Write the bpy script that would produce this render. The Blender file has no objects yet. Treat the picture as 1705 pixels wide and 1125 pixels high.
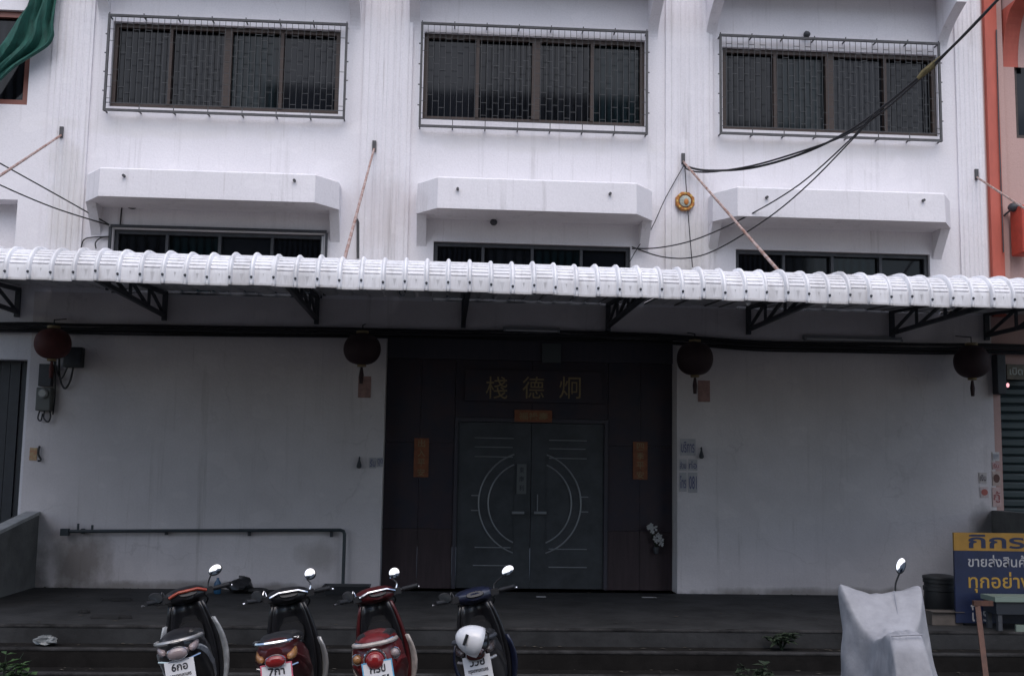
import bpy, math, random
from mathutils import Vector, Matrix
R = math.radians
random.seed(7)
scene = bpy.context.scene
col = scene.collection

# ------------------------------------------------------------------ camera
F = 1850.0                                   # focal length in pixels of the 1705 px wide photograph
CY, CZ = -13.4, 1.965
yaw, pitch, roll = R(3.49), R(6.49), R(0.947)
_f = Vector((math.sin(yaw) * math.cos(pitch), math.cos(yaw) * math.cos(pitch), math.sin(pitch)))
_r = Vector((math.cos(yaw), -math.sin(yaw), 0))
_u = _r.cross(_f)
CR = math.cos(roll) * _r + math.sin(roll) * _u
CU = -math.sin(roll) * _r + math.cos(roll) * _u
cam = bpy.data.cameras.new('camera'); camo = bpy.data.objects.new('camera', cam); col.objects.link(camo)
cam.sensor_fit = 'HORIZONTAL'; cam.sensor_width = 36; cam.lens = 36 * F / 1705.0
cam.clip_start = 0.1; cam.clip_end = 2000
M = Matrix.Identity(4)
for i in range(3):
    M[i][0] = CR[i]; M[i][1] = CU[i]; M[i][2] = -_f[i]
M[0][3], M[1][3], M[2][3] = 0, CY, CZ
camo.matrix_world = M
scene.camera = camo

# ------------------------------------------------------------------ sky, sun, exposure
SUN_EL, SUN_AZ = R(56), R(180)
world = bpy.data.worlds.new('World'); scene.world = world; world.use_nodes = True
wn = world.node_tree
bg = wn.nodes['Background']; bg.inputs[1].default_value = 0.12
sky = wn.nodes.new('ShaderNodeTexSky'); sky.sky_type = 'NISHITA'; sky.sun_disc = False
sky.sun_elevation = SUN_EL; sky.sun_rotation = SUN_AZ
sky.air_density = 1.0; sky.dust_density = 2.2; sky.ozone_density = 1.0
wn.links.new(sky.outputs[0], bg.inputs[0])
sun = bpy.data.lights.new('sun', 'SUN'); sun.energy = 1.1; sun.angle = R(90); sun.color = (1, 0.97, 0.98)
suno = bpy.data.objects.new('sun', sun); col.objects.link(suno)
sd = Vector((math.sin(SUN_AZ) * math.cos(SUN_EL), math.cos(SUN_AZ) * math.cos(SUN_EL), math.sin(SUN_EL)))
suno.rotation_euler = sd.to_track_quat('Z', 'Y').to_euler(); suno.location = (0, -10, 30)
scene.view_settings.view_transform = 'Standard'; scene.view_settings.look = 'None'
scene.view_settings.exposure = 0.76; scene.view_settings.gamma = 1.0

# ------------------------------------------------------------------ pixel helpers (direction only; depth is given)
def W(px, py, Y=0.0):
    d = (px - 852.5) / F * CR - (py - 562.5) / F * CU + _f
    t = (Y - CY) / d.y
    return Vector((d.x * t, Y, CZ + d.z * t))
def WG(px, py, Z):
    d = (px - 852.5) / F * CR - (py - 562.5) / F * CU + _f
    t = (Z - CZ) / d.z
    return Vector((d.x * t, CY + d.y * t, Z))

# ------------------------------------------------------------------ materials
MATS = {}
def mat(name, c, rough=0.7, metal=0.0, var=0.0, vscale=6.0, bump=0.0, bscale=40.0, spec=0.5, stretch=None, dark=None, coat=0.0):
    if name in MATS: return MATS[name]
    m = bpy.data.materials.new(name); m.use_nodes = True
    nt = m.node_tree; b = nt.nodes['Principled BSDF']
    b.inputs['Base Color'].default_value = (*c, 1); b.inputs['Roughness'].default_value = rough
    b.inputs['Metallic'].default_value = metal; b.inputs['Specular IOR Level'].default_value = spec
    if coat: b.inputs['Coat Weight'].default_value = coat; b.inputs['Coat Roughness'].default_value = 0.06
    geo = nt.nodes.new('ShaderNodeNewGeometry')
    src = geo.outputs['Position']
    if var:
        mp = nt.nodes.new('ShaderNodeMapping'); mp.inputs['Scale'].default_value = stretch or (1, 1, 1)
        nt.links.new(src, mp.inputs[0])
        n = nt.nodes.new('ShaderNodeTexNoise'); n.inputs['Scale'].default_value = vscale; n.inputs['Detail'].default_value = 7; n.inputs['Roughness'].default_value = 0.65
        nt.links.new(mp.outputs[0], n.inputs['Vector'])
        cr = nt.nodes.new('ShaderNodeValToRGB')
        dk = dark or tuple(x * (1 - var) for x in c)
        cr.color_ramp.elements[0].position = 0.32; cr.color_ramp.elements[0].color = (*dk, 1)
        cr.color_ramp.elements[1].position = 0.62; cr.color_ramp.elements[1].color = (*c, 1)
        nt.links.new(n.outputs['Fac'], cr.inputs[0]); nt.links.new(cr.outputs[0], b.inputs['Base Color'])
    if bump:
        n2 = nt.nodes.new('ShaderNodeTexNoise'); n2.inputs['Scale'].default_value = bscale; n2.inputs['Detail'].default_value = 5
        nt.links.new(src, n2.inputs['Vector'])
        bp = nt.nodes.new('ShaderNodeBump'); bp.inputs['Strength'].default_value = bump; bp.inputs['Distance'].default_value = 0.02
        nt.links.new(n2.outputs['Fac'], bp.inputs['Height']); nt.links.new(bp.outputs[0], b.inputs['Normal'])
    MATS[name] = m
    return m

def plaster(name, c, stains=(), streak=0.35, blotch=0.22, cracks=0.0):
    m = bpy.data.materials.new(name); m.use_nodes = True
    nt = m.node_tree; L = nt.links; b = nt.nodes['Principled BSDF']; b.inputs['Roughness'].default_value = 0.85
    b.inputs['Specular IOR Level'].default_value = 0.25
    geo = nt.nodes.new('ShaderNodeNewGeometry')
    def noise(scale, sc, det=6, rg=0.6):
        mp = nt.nodes.new('ShaderNodeMapping'); mp.inputs['Scale'].default_value = sc; L.new(geo.outputs['Position'], mp.inputs[0])
        n = nt.nodes.new('ShaderNodeTexNoise'); n.inputs['Scale'].default_value = scale; n.inputs['Detail'].default_value = det; n.inputs['Roughness'].default_value = rg
        L.new(mp.outputs[0], n.inputs['Vector']); return n.outputs['Fac']
    def ramp(fac, p0, v0, p1, v1):
        r = nt.nodes.new('ShaderNodeMapRange'); r.inputs['From Min'].default_value = p0; r.inputs['From Max'].default_value = p1
        r.inputs['To Min'].default_value = v0; r.inputs['To Max'].default_value = v1; L.new(fac, r.inputs['Value']); return r.outputs[0]
    def mul(a, c2):
        k = nt.nodes.new('ShaderNodeMath'); k.operation = 'MULTIPLY'; L.new(a, k.inputs[0])
        if isinstance(c2, float): k.inputs[1].default_value = c2
        else: L.new(c2, k.inputs[1])
        return k.outputs[0]
    def mix(fac, a, c2):
        x = nt.nodes.new('ShaderNodeMix'); x.data_type = 'RGBA'; L.new(fac, x.inputs['Factor'])
        if isinstance(a, tuple): x.inputs['A'].default_value = (*a, 1)
        else: L.new(a, x.inputs['A'])
        x.inputs['B'].default_value = (*c2, 1); return x.outputs['Result']
    blot = ramp(noise(1.1, (1, 1, 1)), 0.35, 1.0, 0.7, 0.0)
    out = mix(mul(blot, blotch), c, tuple(x * 0.72 for x in c))
    st = ramp(noise(5.0, (1.6, 1.6, 0.06), 8, 0.7), 0.55, 0.0, 0.72, 1.0)
    st2 = ramp(noise(0.9, (1, 1, 0.5)), 0.45, 0.0, 0.65, 1.0)
    out = mix(mul(mul(st, st2), streak), out, (c[0] * 0.45, c[1] * 0.44, c[2] * 0.42))
    gr = ramp(noise(48, (1, 1, 1), 4, .7), 0.36, 1.0, 0.60, 0.0)
    out = mix(mul(gr, .20), out, (c[0] * .62, c[1] * .62, c[2] * .62))
    sp = ramp(noise(26, (1, 1, 0.6), 3), 0.70, 0.0, 0.76, 1.0)
    out = mix(mul(sp, 0.25), out, (c[0] * 0.4, c[1] * 0.4, c[2] * 0.4))
    if cracks:
        vo = nt.nodes.new('ShaderNodeTexVoronoi'); vo.feature = 'DISTANCE_TO_EDGE'; vo.inputs['Scale'].default_value = .55
        dn = nt.nodes.new('ShaderNodeTexNoise'); dn.inputs['Scale'].default_value = 2.2; dn.inputs['Detail'].default_value = 6; L.new(geo.outputs['Position'], dn.inputs['Vector'])
        ad = nt.nodes.new('ShaderNodeVectorMath'); ad.operation = 'MULTIPLY_ADD'; L.new(dn.outputs['Color'], ad.inputs[0]); ad.inputs[1].default_value = (.8, .8, .8); L.new(geo.outputs['Position'], ad.inputs[2]); L.new(ad.outputs[0], vo.inputs['Vector'])
        ck = mul(ramp(vo.outputs['Distance'], .002, 1.0, .007, 0.0), ramp(noise(.8, (1, 1, 1), 3), .46, 0.0, .6, 1.0))
        out = mix(mul(ck, cracks), out, (c[0] * .3, c[1] * .28, c[2] * .27))
        dr = mul(ramp(noise(9.0, (1.5, 1.5, .05), 6, .75), .58, 0.0, .66, 1.0), ramp(noise(.7, (1, 1, 1), 2), .5, 0.0, .6, 1.0))
        out = mix(mul(dr, .35), out, (c[0] * .5, c[1] * .47, c[2] * .44))
        pt = ramp(noise(1.7, (1, 1, 1.4), 2), .60, 0.0, .615, 1.0)
        out = mix(mul(pt, .16), out, (c[0] * 1.12, c[1] * 1.12, c[2] * 1.1))
    for (x, z, rx, rz, sc, amt) in stains:
        sep = nt.nodes.new('ShaderNodeSeparateXYZ'); L.new(geo.outputs['Position'], sep.inputs[0])
        def dist(o, c0, r0):
            a = nt.nodes.new('ShaderNodeMath'); a.operation = 'SUBTRACT'; L.new(o, a.inputs[0]); a.inputs[1].default_value = c0
            d = nt.nodes.new('ShaderNodeMath'); d.operation = 'DIVIDE'; L.new(a.outputs[0], d.inputs[0]); d.inputs[1].default_value = r0
            p = nt.nodes.new('ShaderNodeMath'); p.operation = 'MULTIPLY'; L.new(d.outputs[0], p.inputs[0]); L.new(d.outputs[0], p.inputs[1]); return p.outputs[0]
        a = nt.nodes.new('ShaderNodeMath'); a.operation = 'ADD'; L.new(dist(sep.outputs[0], x, rx), a.inputs[0]); L.new(dist(sep.outputs[2], z, rz), a.inputs[1])
        ns = nt.nodes.new('ShaderNodeMath'); ns.operation = 'ADD'; L.new(a.outputs[0], ns.inputs[0]); L.new(ramp(noise(3.5, (1, 1, 0.7)), 0.3, -0.6, 0.7, 0.6), ns.inputs[1])
        out = mix(mul(ramp(ns.outputs[0], 0.2, 1.0, 1.2, 0.0), amt), out, sc)
    L.new(out, b.inputs['Base Color'])
    bp = nt.nodes.new('ShaderNodeBump'); bp.inputs['Strength'].default_value = 0.18; bp.inputs['Distance'].default_value = 0.02
    L.new(noise(18, (1, 1, 1)), bp.inputs['Height']); L.new(bp.outputs[0], b.inputs['Normal'])
    MATS[name] = m
    return m

def sheet_mat():
    m = bpy.data.materials.new('white_roof_sheet'); m.use_nodes = True
    nt = m.node_tree; L = nt.links; b = nt.nodes['Principled BSDF']; b.inputs['Roughness'].default_value = 0.5
    tc = nt.nodes.new('ShaderNodeTexCoord'); sep = nt.nodes.new('ShaderNodeSeparateXYZ'); L.new(tc.outputs['Object'], sep.inputs[0])
    oi = nt.nodes.new('ShaderNodeObjectInfo')
    def mth(op, a, c2):
        k = nt.nodes.new('ShaderNodeMath'); k.operation = op
        for i, v in enumerate((a, c2)):
            if v is None: continue
            if isinstance(v, (int, float)): k.inputs[i].default_value = v
            else: L.new(v, k.inputs[i])
        return k.outputs[0]
    # dirt wedge hanging below the crimps: narrow towards the bottom
    def mth3(a, b2, c3):
        k = nt.nodes.new('ShaderNodeMath'); k.operation = 'MULTIPLY_ADD'; L.new(a, k.inputs[0]); k.inputs[1].default_value = b2; k.inputs[2].default_value = c3; return k.outputs[0]
    dx = mth('ABSOLUTE', mth('SUBTRACT', sep.outputs[0], 0.118), None)
    wid = mth('MULTIPLY', mth('SUBTRACT', sep.outputs[2], mth3(oi.outputs['Random'], .07, .02)), 0.26)
    ins = nt.nodes.new('ShaderNodeMapRange'); ins.inputs['From Min'].default_value = -0.003; ins.inputs['From Max'].default_value = 0.006
    L.new(mth('SUBTRACT', wid, dx), ins.inputs['Value'])
    below = mth('LESS_THAN', sep.outputs[2], 0.104); front = mth('LESS_THAN', sep.outputs[1], 0.1)
    wedge = mth('MULTIPLY', mth('MULTIPLY', ins.outputs[0], below), front)
    geo = nt.nodes.new('ShaderNodeNewGeometry')
    mp = nt.nodes.new('ShaderNodeMapping'); mp.inputs['Scale'].default_value = (7, 7, 1.2); L.new(geo.outputs['Position'], mp.inputs[0])
    n = nt.nodes.new('ShaderNodeTexNoise'); n.inputs['Scale'].default_value = 2.2; n.inputs['Detail'].default_value = 8; n.inputs['Roughness'].default_value = 0.7; L.new(mp.outputs[0], n.inputs['Vector'])
    r = nt.nodes.new('ShaderNodeMapRange'); r.inputs['From Min'].default_value = 0.46; r.inputs['From Max'].default_value = 0.74; L.new(n.outputs['Fac'], r.inputs['Value'])
    dirt = mth('MULTIPLY', r.outputs[0], 0.45)
    x1 = nt.nodes.new('ShaderNodeMix'); x1.data_type = 'RGBA'; L.new(dirt, x1.inputs['Factor']); x1.inputs['A'].default_value = (.78, .775, .80, 1); x1.inputs['B'].default_value = (.24, .22, .21, 1)
    x2 = nt.nodes.new('ShaderNodeMix'); x2.data_type = 'RGBA'; L.new(mth('MULTIPLY', wedge, mth3(oi.outputs['Random'], .5, .2)), x2.inputs['Factor']); L.new(x1.outputs['Result'], x2.inputs['A']); x2.inputs['B'].default_value = (.13, .12, .12, 1)
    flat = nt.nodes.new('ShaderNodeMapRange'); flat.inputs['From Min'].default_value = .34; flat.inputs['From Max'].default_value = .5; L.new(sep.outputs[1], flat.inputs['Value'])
    x3 = nt.nodes.new('ShaderNodeMix'); x3.data_type = 'RGBA'; L.new(mth('MULTIPLY', mth('MULTIPLY', flat.outputs[0], .9), mth('SUBTRACT', 1.0, geo.outputs['Backfacing'])), x3.inputs['Factor']); L.new(x2.outputs['Result'], x3.inputs['A']); x3.inputs['B'].default_value = (.13, .115, .105, 1)  # roof top grime, deepened out of view to cut bounce onto the hoods
    lip = nt.nodes.new('ShaderNodeMapRange'); lip.inputs['From Min'].default_value = .028; lip.inputs['From Max'].default_value = .0; L.new(mth('ADD', sep.outputs[2], mth('MULTIPLY', mth('SUBTRACT', n.outputs['Fac'], .5), .06)), lip.inputs['Value'])
    x4 = nt.nodes.new('ShaderNodeMix'); x4.data_type = 'RGBA'; L.new(mth('MULTIPLY', lip.outputs[0], .6), x4.inputs['Factor']); L.new(x3.outputs['Result'], x4.inputs['A']); x4.inputs['B'].default_value = (.16, .13, .11, 1)
    n5 = nt.nodes.new('ShaderNodeTexNoise'); n5.inputs['Scale'].default_value = 1.3; n5.inputs['Detail'].default_value = 5; L.new(geo.outputs['Position'], n5.inputs['Vector'])
    r5 = nt.nodes.new('ShaderNodeMapRange'); r5.inputs['From Min'].default_value = .56; r5.inputs['From Max'].default_value = .72; L.new(n5.outputs['Fac'], r5.inputs['Value'])
    x5 = nt.nodes.new('ShaderNodeMix'); x5.data_type = 'RGBA'; L.new(mth('MULTIPLY', r5.outputs[0], .5), x5.inputs['Factor']); L.new(x4.outputs['Result'], x5.inputs['A']); x5.inputs['B'].default_value = (.38, .36, .35, 1)
    hs_ = nt.nodes.new('ShaderNodeHueSaturation'); L.new(x5.outputs['Result'], hs_.inputs['Color']); L.new(mth3(oi.outputs['Random'], .16, .93), hs_.inputs['Value']); L.new(hs_.outputs[0], b.inputs['Base Color'])
    return m

# ------------------------------------------------------------------ mesh collector
class MB:
    def __init__(s): s.v = []; s.f = []; s.sm = []
    def add(s, vs, fs, smooth=False):
        o = len(s.v); s.v += [tuple(v) for v in vs]
        for f in fs: s.f.append(tuple(i + o for i in f)); s.sm.append(smooth)
        return s
    def box(s, x0, x1, y0, y1, z0, z1):
        x0, x1 = sorted((x0, x1)); y0, y1 = sorted((y0, y1)); z0, z1 = sorted((z0, z1))
        vs = [(x0, y0, z0), (x1, y0, z0), (x1, y1, z0), (x0, y1, z0), (x0, y0, z1), (x1, y0, z1), (x1, y1, z1), (x0, y1, z1)]
        return s.add(vs, [(0, 3, 2, 1), (4, 5, 6, 7), (0, 1, 5, 4), (1, 2, 6, 5), (2, 3, 7, 6), (3, 0, 4, 7)])
    def bar(s, a, b, w, h=None, up=(0, 0, 1)):
        a = Vector(a); b = Vector(b); h = h or w; d = (b - a).normalized(); u = Vector(up)
        if abs(d.dot(u)) > 0.95: u = Vector((0, 1, 0))
        x = d.cross(u).normalized(); z = x.cross(d)
        vs = []
        for p in (a, b):
            for (i, j) in ((-1, -1), (1, -1), (1, 1), (-1, 1)): vs.append(p + x * w / 2 * i + z * h / 2 * j)
        return s.add(vs, [(0, 3, 2, 1), (4, 5, 6, 7), (0, 1, 5, 4), (1, 2, 6, 5), (2, 3, 7, 6), (3, 0, 4, 7)])
    def tube(s, pts, r, n=8, caps=True):
        pts = [Vector(p) for p in pts]; rs = r if isinstance(r, (list, tuple)) else [r] * len(pts)
        vs = []; prev = None
        for i, p in enumerate(pts):
            d = (pts[min(i + 1, len(pts) - 1)] - pts[max(i - 1, 0)]).normalized()
            if prev is None:
                u = Vector((0, 0, 1)) if abs(d.z) < 0.9 else Vector((0, 1, 0))
                x = d.cross(u).normalized()
            else:
                x = (prev - d * prev.dot(d)).normalized()
            prev = x; y = d.cross(x)
            for k in range(n):
                a = 2 * math.pi * k / n
                vs.append(p + (x * math.cos(a) + y * math.sin(a)) * rs[i])
        fs = []
        for i in range(len(pts) - 1):
            for k in range(n):
                fs.append((i * n + k, i * n + (k + 1) % n, (i + 1) * n + (k + 1) % n, (i + 1) * n + k))
        if caps:
            fs.append(tuple(range(n))); fs.append(tuple((len(pts) - 1) * n + k for k in reversed(range(n))))
        return s.add(vs, fs, True)
    def lathe(s, prof, c=(0, 0, 0), n=24, axis='z'):
        vs = []
        for (r, h) in prof:
            for k in range(n):
                a = 2 * math.pi * k / n
                p = (r * math.cos(a), r * math.sin(a), h)
                if axis == 'y': p = (r * math.cos(a), h, r * math.sin(a))
                if axis == 'x': p = (h, r * math.cos(a), r * math.sin(a))
                vs.append((p[0] + c[0], p[1] + c[1], p[2] + c[2]))
        fs = [(i * n + k, i * n + (k + 1) % n, (i + 1) * n + (k + 1) % n, (i + 1) * n + k) for i in range(len(prof) - 1) for k in range(n)]
        fs.append(tuple(range(n))); fs.append(tuple((len(prof) - 1) * n + k for k in range(n)))
        return s.add(vs, fs, True)
    def prism(s, poly, axis, a, b):
        n = len(poly); vs = []
        for t in (a, b):
            for (p, q) in poly: vs.append({'x': (t, p, q), 'y': (p, t, q), 'z': (p, q, t)}[axis])
        fs = [tuple(range(n)), tuple(reversed(range(n, 2 * n)))] + [(i, i + n, (i + 1) % n + n, (i + 1) % n) for i in range(n)]
        return s.add(vs, fs)
    def loft(s, secs, closed=True, caps=True):
        n = len(secs[0]); vs = [p for sec in secs for p in sec]; fs = []
        m = n if closed else n - 1
        for i in range(len(secs) - 1):
            for k in range(m): fs.append((i * n + k, i * n + (k + 1) % n, (i + 1) * n + (k + 1) % n, (i + 1) * n + k))
        if caps and closed: fs.append(tuple(reversed(range(n)))); fs.append(tuple((len(secs) - 1) * n + k for k in range(n)))
        return s.add(vs, fs, True)
    def ell(s, c, r, nu=16, nv=10):
        vs = []; fs = []
        for i in range(nv + 1):
            t = math.pi * i / nv
            for k in range(nu):
                a = 2 * math.pi * k / nu
                vs.append((c[0] + r[0] * math.sin(t) * math.cos(a), c[1] + r[1] * math.sin(t) * math.sin(a), c[2] + r[2] * math.cos(t)))
        for i in range(nv):
            for k in range(nu): fs.append((i * nu + k, i * nu + (k + 1) % nu, (i + 1) * nu + (k + 1) % nu, (i + 1) * nu + k))
        return s.add(vs, fs, True)
    def xf(s, m):
        s.v = [tuple(m @ Vector(v)) for v in s.v]; return s
    def mesh(s, name, m):
        me = bpy.data.meshes.new(name); me.from_pydata(s.v, [], s.f)
        import bmesh
        bm = bmesh.new(); bm.from_mesh(me)
        bmesh.ops.remove_doubles(bm, verts=bm.verts, dist=1e-5); bmesh.ops.recalc_face_normals(bm, faces=bm.faces)
        bm.to_mesh(me); bm.free()
        if any(s.sm):
            me.shade_smooth()
            try: me.set_sharp_from_angle(angle=R(42))
            except Exception: pass
        if m: me.materials.append(m)
        return me
    def build(s, name, m, parent=None, local=False, bevel=0):
        if parent is not None and not local:
            o = wloc(parent); s.v = [(v[0] - o.x, v[1] - o.y, v[2] - o.z) for v in s.v]
        ob = bpy.data.objects.new(name, s.mesh(name, m)); col.objects.link(ob); ob.parent = parent
        if bevel:
            b = ob.modifiers.new('bevel', 'BEVEL'); b.width = bevel; b.segments = 2; b.limit_method = 'ANGLE'
        return ob
def wloc(o):
    v = Vector((0, 0, 0))
    while o is not None: v += o.location; o = o.parent
    return v
def tag(o, label=None, cat=None, group=None, kind=None):
    if label: o['label'] = label
    if cat: o['category'] = cat
    if group: o['group'] = group
    if kind: o['kind'] = kind
    return o
def thing(name, loc, label, cat, group=None):
    o = bpy.data.objects.new(name, None); col.objects.link(o); o.location = loc; o.empty_display_size = 0.1
    return tag(o, label, cat, group)
def share(name, me, parent, loc=(0, 0, 0), rot=(0, 0, 0), scale=None):
    o = bpy.data.objects.new(name, me); col.objects.link(o); o.parent = parent; o.location = loc; o.rotation_euler = rot
    if scale: o.scale = scale
    return o
def text_mb(body, cx, cz, w, h, Y, depth=0.004, bold=0.0):
    cu = bpy.data.curves.new('t', 'FONT'); cu.body = body; cu.size = 1; cu.extrude = 0.0; cu.resolution_u = 3
    cu.offset = bold
    ob = bpy.data.objects.new('t', cu); col.objects.link(ob)
    bpy.context.view_layer.update()
    me = bpy.data.meshes.new_from_object(ob.evaluated_get(bpy.context.evaluated_depsgraph_get()))
    xs = [v.co.x for v in me.vertices] or [0, 1]; ys = [v.co.y for v in me.vertices] or [0, 1]
    x0, x1, y0, y1 = min(xs), max(xs), min(ys), max(ys)
    sx = w / max(x1 - x0, 1e-4); sy = h / max(y1 - y0, 1e-4)
    mb = MB(); vs = [(cx + (v.co.x - (x0 + x1) / 2) * sx, Y, cz + (v.co.y - (y0 + y1) / 2) * sy) for v in me.vertices]
    mb.add(vs, [tuple(p.vertices) for p in me.polygons])
    bpy.data.objects.remove(ob); bpy.data.curves.remove(cu); bpy.data.meshes.remove(me)
    return mb

def sag(a, b, drop, n=14):
    a = Vector(a); b = Vector(b)
    return [a.lerp(b, i / n) + Vector((0, 0, -drop * 4 * (i / n) * (1 - i / n))) for i in range(n + 1)]
def smooth_path(pts, sub=6):
    P = [Vector(p) for p in pts]; out = []
    for i in range(len(P) - 1):
        p0 = P[max(i - 1, 0)]; p1 = P[i]; p2 = P[i + 1]; p3 = P[min(i + 2, len(P) - 1)]
        for k in range(sub):
            t = k / sub
            out.append(0.5 * ((2 * p1) + (-p0 + p2) * t + (2 * p0 - 5 * p1 + 4 * p2 - p3) * t * t + (-p0 + 3 * p1 - 3 * p2 + p3) * t ** 3))
    return out + [P[-1]]

# ------------------------------------------------------------------ materials in use
ZP = 0.465                                    # terrace level
STN = (.16, .13, .10)
def xs(px, py): p = W(px, py); return p.x, p.z
s1 = xs(135, 935); s2 = xs(525, 925); s3 = xs(62, 960); s4 = xs(1640, 880)
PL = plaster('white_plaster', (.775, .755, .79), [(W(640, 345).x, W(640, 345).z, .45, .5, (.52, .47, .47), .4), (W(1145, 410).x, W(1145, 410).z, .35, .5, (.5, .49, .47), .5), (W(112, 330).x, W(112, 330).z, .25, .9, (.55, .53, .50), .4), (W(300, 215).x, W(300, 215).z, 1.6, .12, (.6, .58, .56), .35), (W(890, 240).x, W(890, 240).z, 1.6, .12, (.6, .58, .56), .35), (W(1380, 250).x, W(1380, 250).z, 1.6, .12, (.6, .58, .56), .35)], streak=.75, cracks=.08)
PLG = plaster('shaded_ground_plaster', (.70, .655, .665), [(s1[0], s1[1], .35, .42, STN, .6), (s2[0], s2[1], .25, .2, STN, .35), (s3[0], s3[1] - .1, .16, .5, (.1, .09, .08), .7), (s4[0], s4[1], .2, .3, (.15, .14, .14), .6), (W(350, 968).x, ZP, 1.9, .09, (.2, .18, .16), .7), (W(1400, 984).x, ZP, 2.0, .09, (.2, .18, .16), .7)], streak=.9, blotch=.55, cracks=.16)  # same white wall, with the under-awning shade tone put into its base colour
PINK = plaster('pink_plaster', (.52, .35, .32))
RED = mat('red_paint', (.50, .11, .075), .6, var=.25, vscale=3, stretch=(2, 2, .4))
CONCS = mat('wet_step_concrete', (.015, .0138, .0132), .9, spec=.12, var=.5, vscale=2.6, bump=.35, bscale=14)
CONC = mat('dark_concrete', (.042, .043, .045), .9, spec=.2, var=.55, vscale=2.2, bump=.35, bscale=14)
CONC2 = mat('grey_render', (.15, .148, .145), .9, var=.45, vscale=2.5, bump=.2)
ASPH = mat('asphalt', (.06, .06, .062), .9, var=.3, vscale=8, bump=.4, bscale=60)
SHEET = sheet_mat()
STEEL = mat('dark_steel', (.05, .054, .064), .6, var=.4, vscale=12)
RUST = mat('rusty_steel', (.42, .34, .32), .7, var=.8, vscale=14, dark=(.2, .075, .04))
GRILLE = mat('grey_iron', (.075, .075, .08), .6, var=.4, vscale=20)
WIRE = mat('grille_wire', (.04, .042, .046), .6)
BROWN = mat('brown_wood', (.050, .032, .026), .55, var=.4, vscale=10, stretch=(1, 1, 6))
ALU = mat('aluminium', (.42, .42, .43), .4, .6)
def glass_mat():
    m = mat('dark_glass', (.009, .010, .013), .06, spec=.2, bump=.02, bscale=1.3)  # opaque pane; the unlit room behind is put into the dark colour
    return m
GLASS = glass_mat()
def curtain_glass(nm, c, sc):
    m = bpy.data.materials.new(nm); m.use_nodes = True; nt = m.node_tree; b = nt.nodes['Principled BSDF']; b.inputs['Roughness'].default_value = .06; b.inputs['Specular IOR Level'].default_value = .2
    g = nt.nodes.new('ShaderNodeNewGeometry'); w = nt.nodes.new('ShaderNodeTexWave'); w.wave_type = 'BANDS'; w.bands_direction = 'X'; w.inputs['Scale'].default_value = sc; w.inputs['Distortion'].default_value = 2.5; w.inputs['Detail'].default_value = 3
    nt.links.new(g.outputs['Position'], w.inputs['Vector']); r = nt.nodes.new('ShaderNodeValToRGB'); r.color_ramp.elements[0].color = (c[0] * .35, c[1] * .35, c[2] * .35, 1); r.color_ramp.elements[1].color = (*c, 1)
    nt.links.new(w.outputs['Fac'], r.inputs[0]); nt.links.new(r.outputs[0], b.inputs['Base Color']); return m
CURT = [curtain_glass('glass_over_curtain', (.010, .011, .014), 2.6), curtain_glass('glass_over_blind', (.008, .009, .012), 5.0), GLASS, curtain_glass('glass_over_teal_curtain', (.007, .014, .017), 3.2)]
BLACK = mat('black_rubber', (.012, .012, .014), .55)
CABLE = mat('cable_black', (.015, .015, .018), .6)
DWOOD = mat('dark_lacquer_wood', (.05, .045, .058), .6, var=.5, vscale=4, stretch=(6, 6, .6), dark=(.036, .036, .05))
STONE = mat('dark_polished_stone', (.050, .036, .044), .5, var=.6, vscale=3.6, dark=(.030, .031, .046), spec=.3)
RWOOD = mat('dark_red_stone', (.046, .028, .033), .6, var=.4, vscale=4, stretch=(6, 6, .6))
DMETAL = mat('door_steel', (.070, .076, .084), .42, .25, var=.35, vscale=5)
BRIGHT = mat('door_chrome', (.24, .25, .265), .4, .15)
GOLD = mat('gold_paint', (.27, .20, .10), .55, .0, var=.3, vscale=20)
REDP = mat('red_paper', (.40, .05, .03), .7, var=.4, vscale=14)
FADED = mat('faded_red_paper', (.36, .22, .20), .8, var=.4, vscale=14)
LANT = mat('lantern_cloth', (.036, .016, .020), .7, var=.3, vscale=12)
CHROME = mat('chrome', (.75, .75, .77), .12, 1.0)
MIRROR = mat('mirror_glass', (.70, .71, .74), .05, 1.0, var=.12, vscale=60)
WHITE = mat('white_enamel', (.72, .72, .73), .4)
GALV = mat('grey_plastic', (.22, .22, .23), .6)

# ------------------------------------------------------------------ ground
o = MB().add([(-150, -200, 0), (150, -200, 0), (150, 150, 0), (-150, 150, 0)], [(0, 1, 2, 3)]).build('street', ASPH); tag(o, kind='structure')
PF = -2.95                                    # terrace front edge
plat = MB().box(-11, 12, PF, 0.6, 0.02, ZP).build('platform', CONC, bevel=.015); tag(plat, kind='structure')
for i in (1, 2):
    MB().box(-11, 12, PF - .30 * i, PF - .30 * (i - 1) - .002, 0.015, ZP - .155 * i).build('step', CONCS, plat, bevel=.018)
NOS = mat('pale_nosing', (.052, .051, .052), .9, spec=.1, var=.8, vscale=4, bump=.4, bscale=25)  # paler strip along the terrace and step edges
for i in (0, 1, 2):
    MB().box(-11, 12, PF - .30 * i - .006, PF - .30 * i + .07, ZP - .155 * i - .022, ZP - .155 * i + .004).build('nosing', NOS, plat, bevel=.008)

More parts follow.
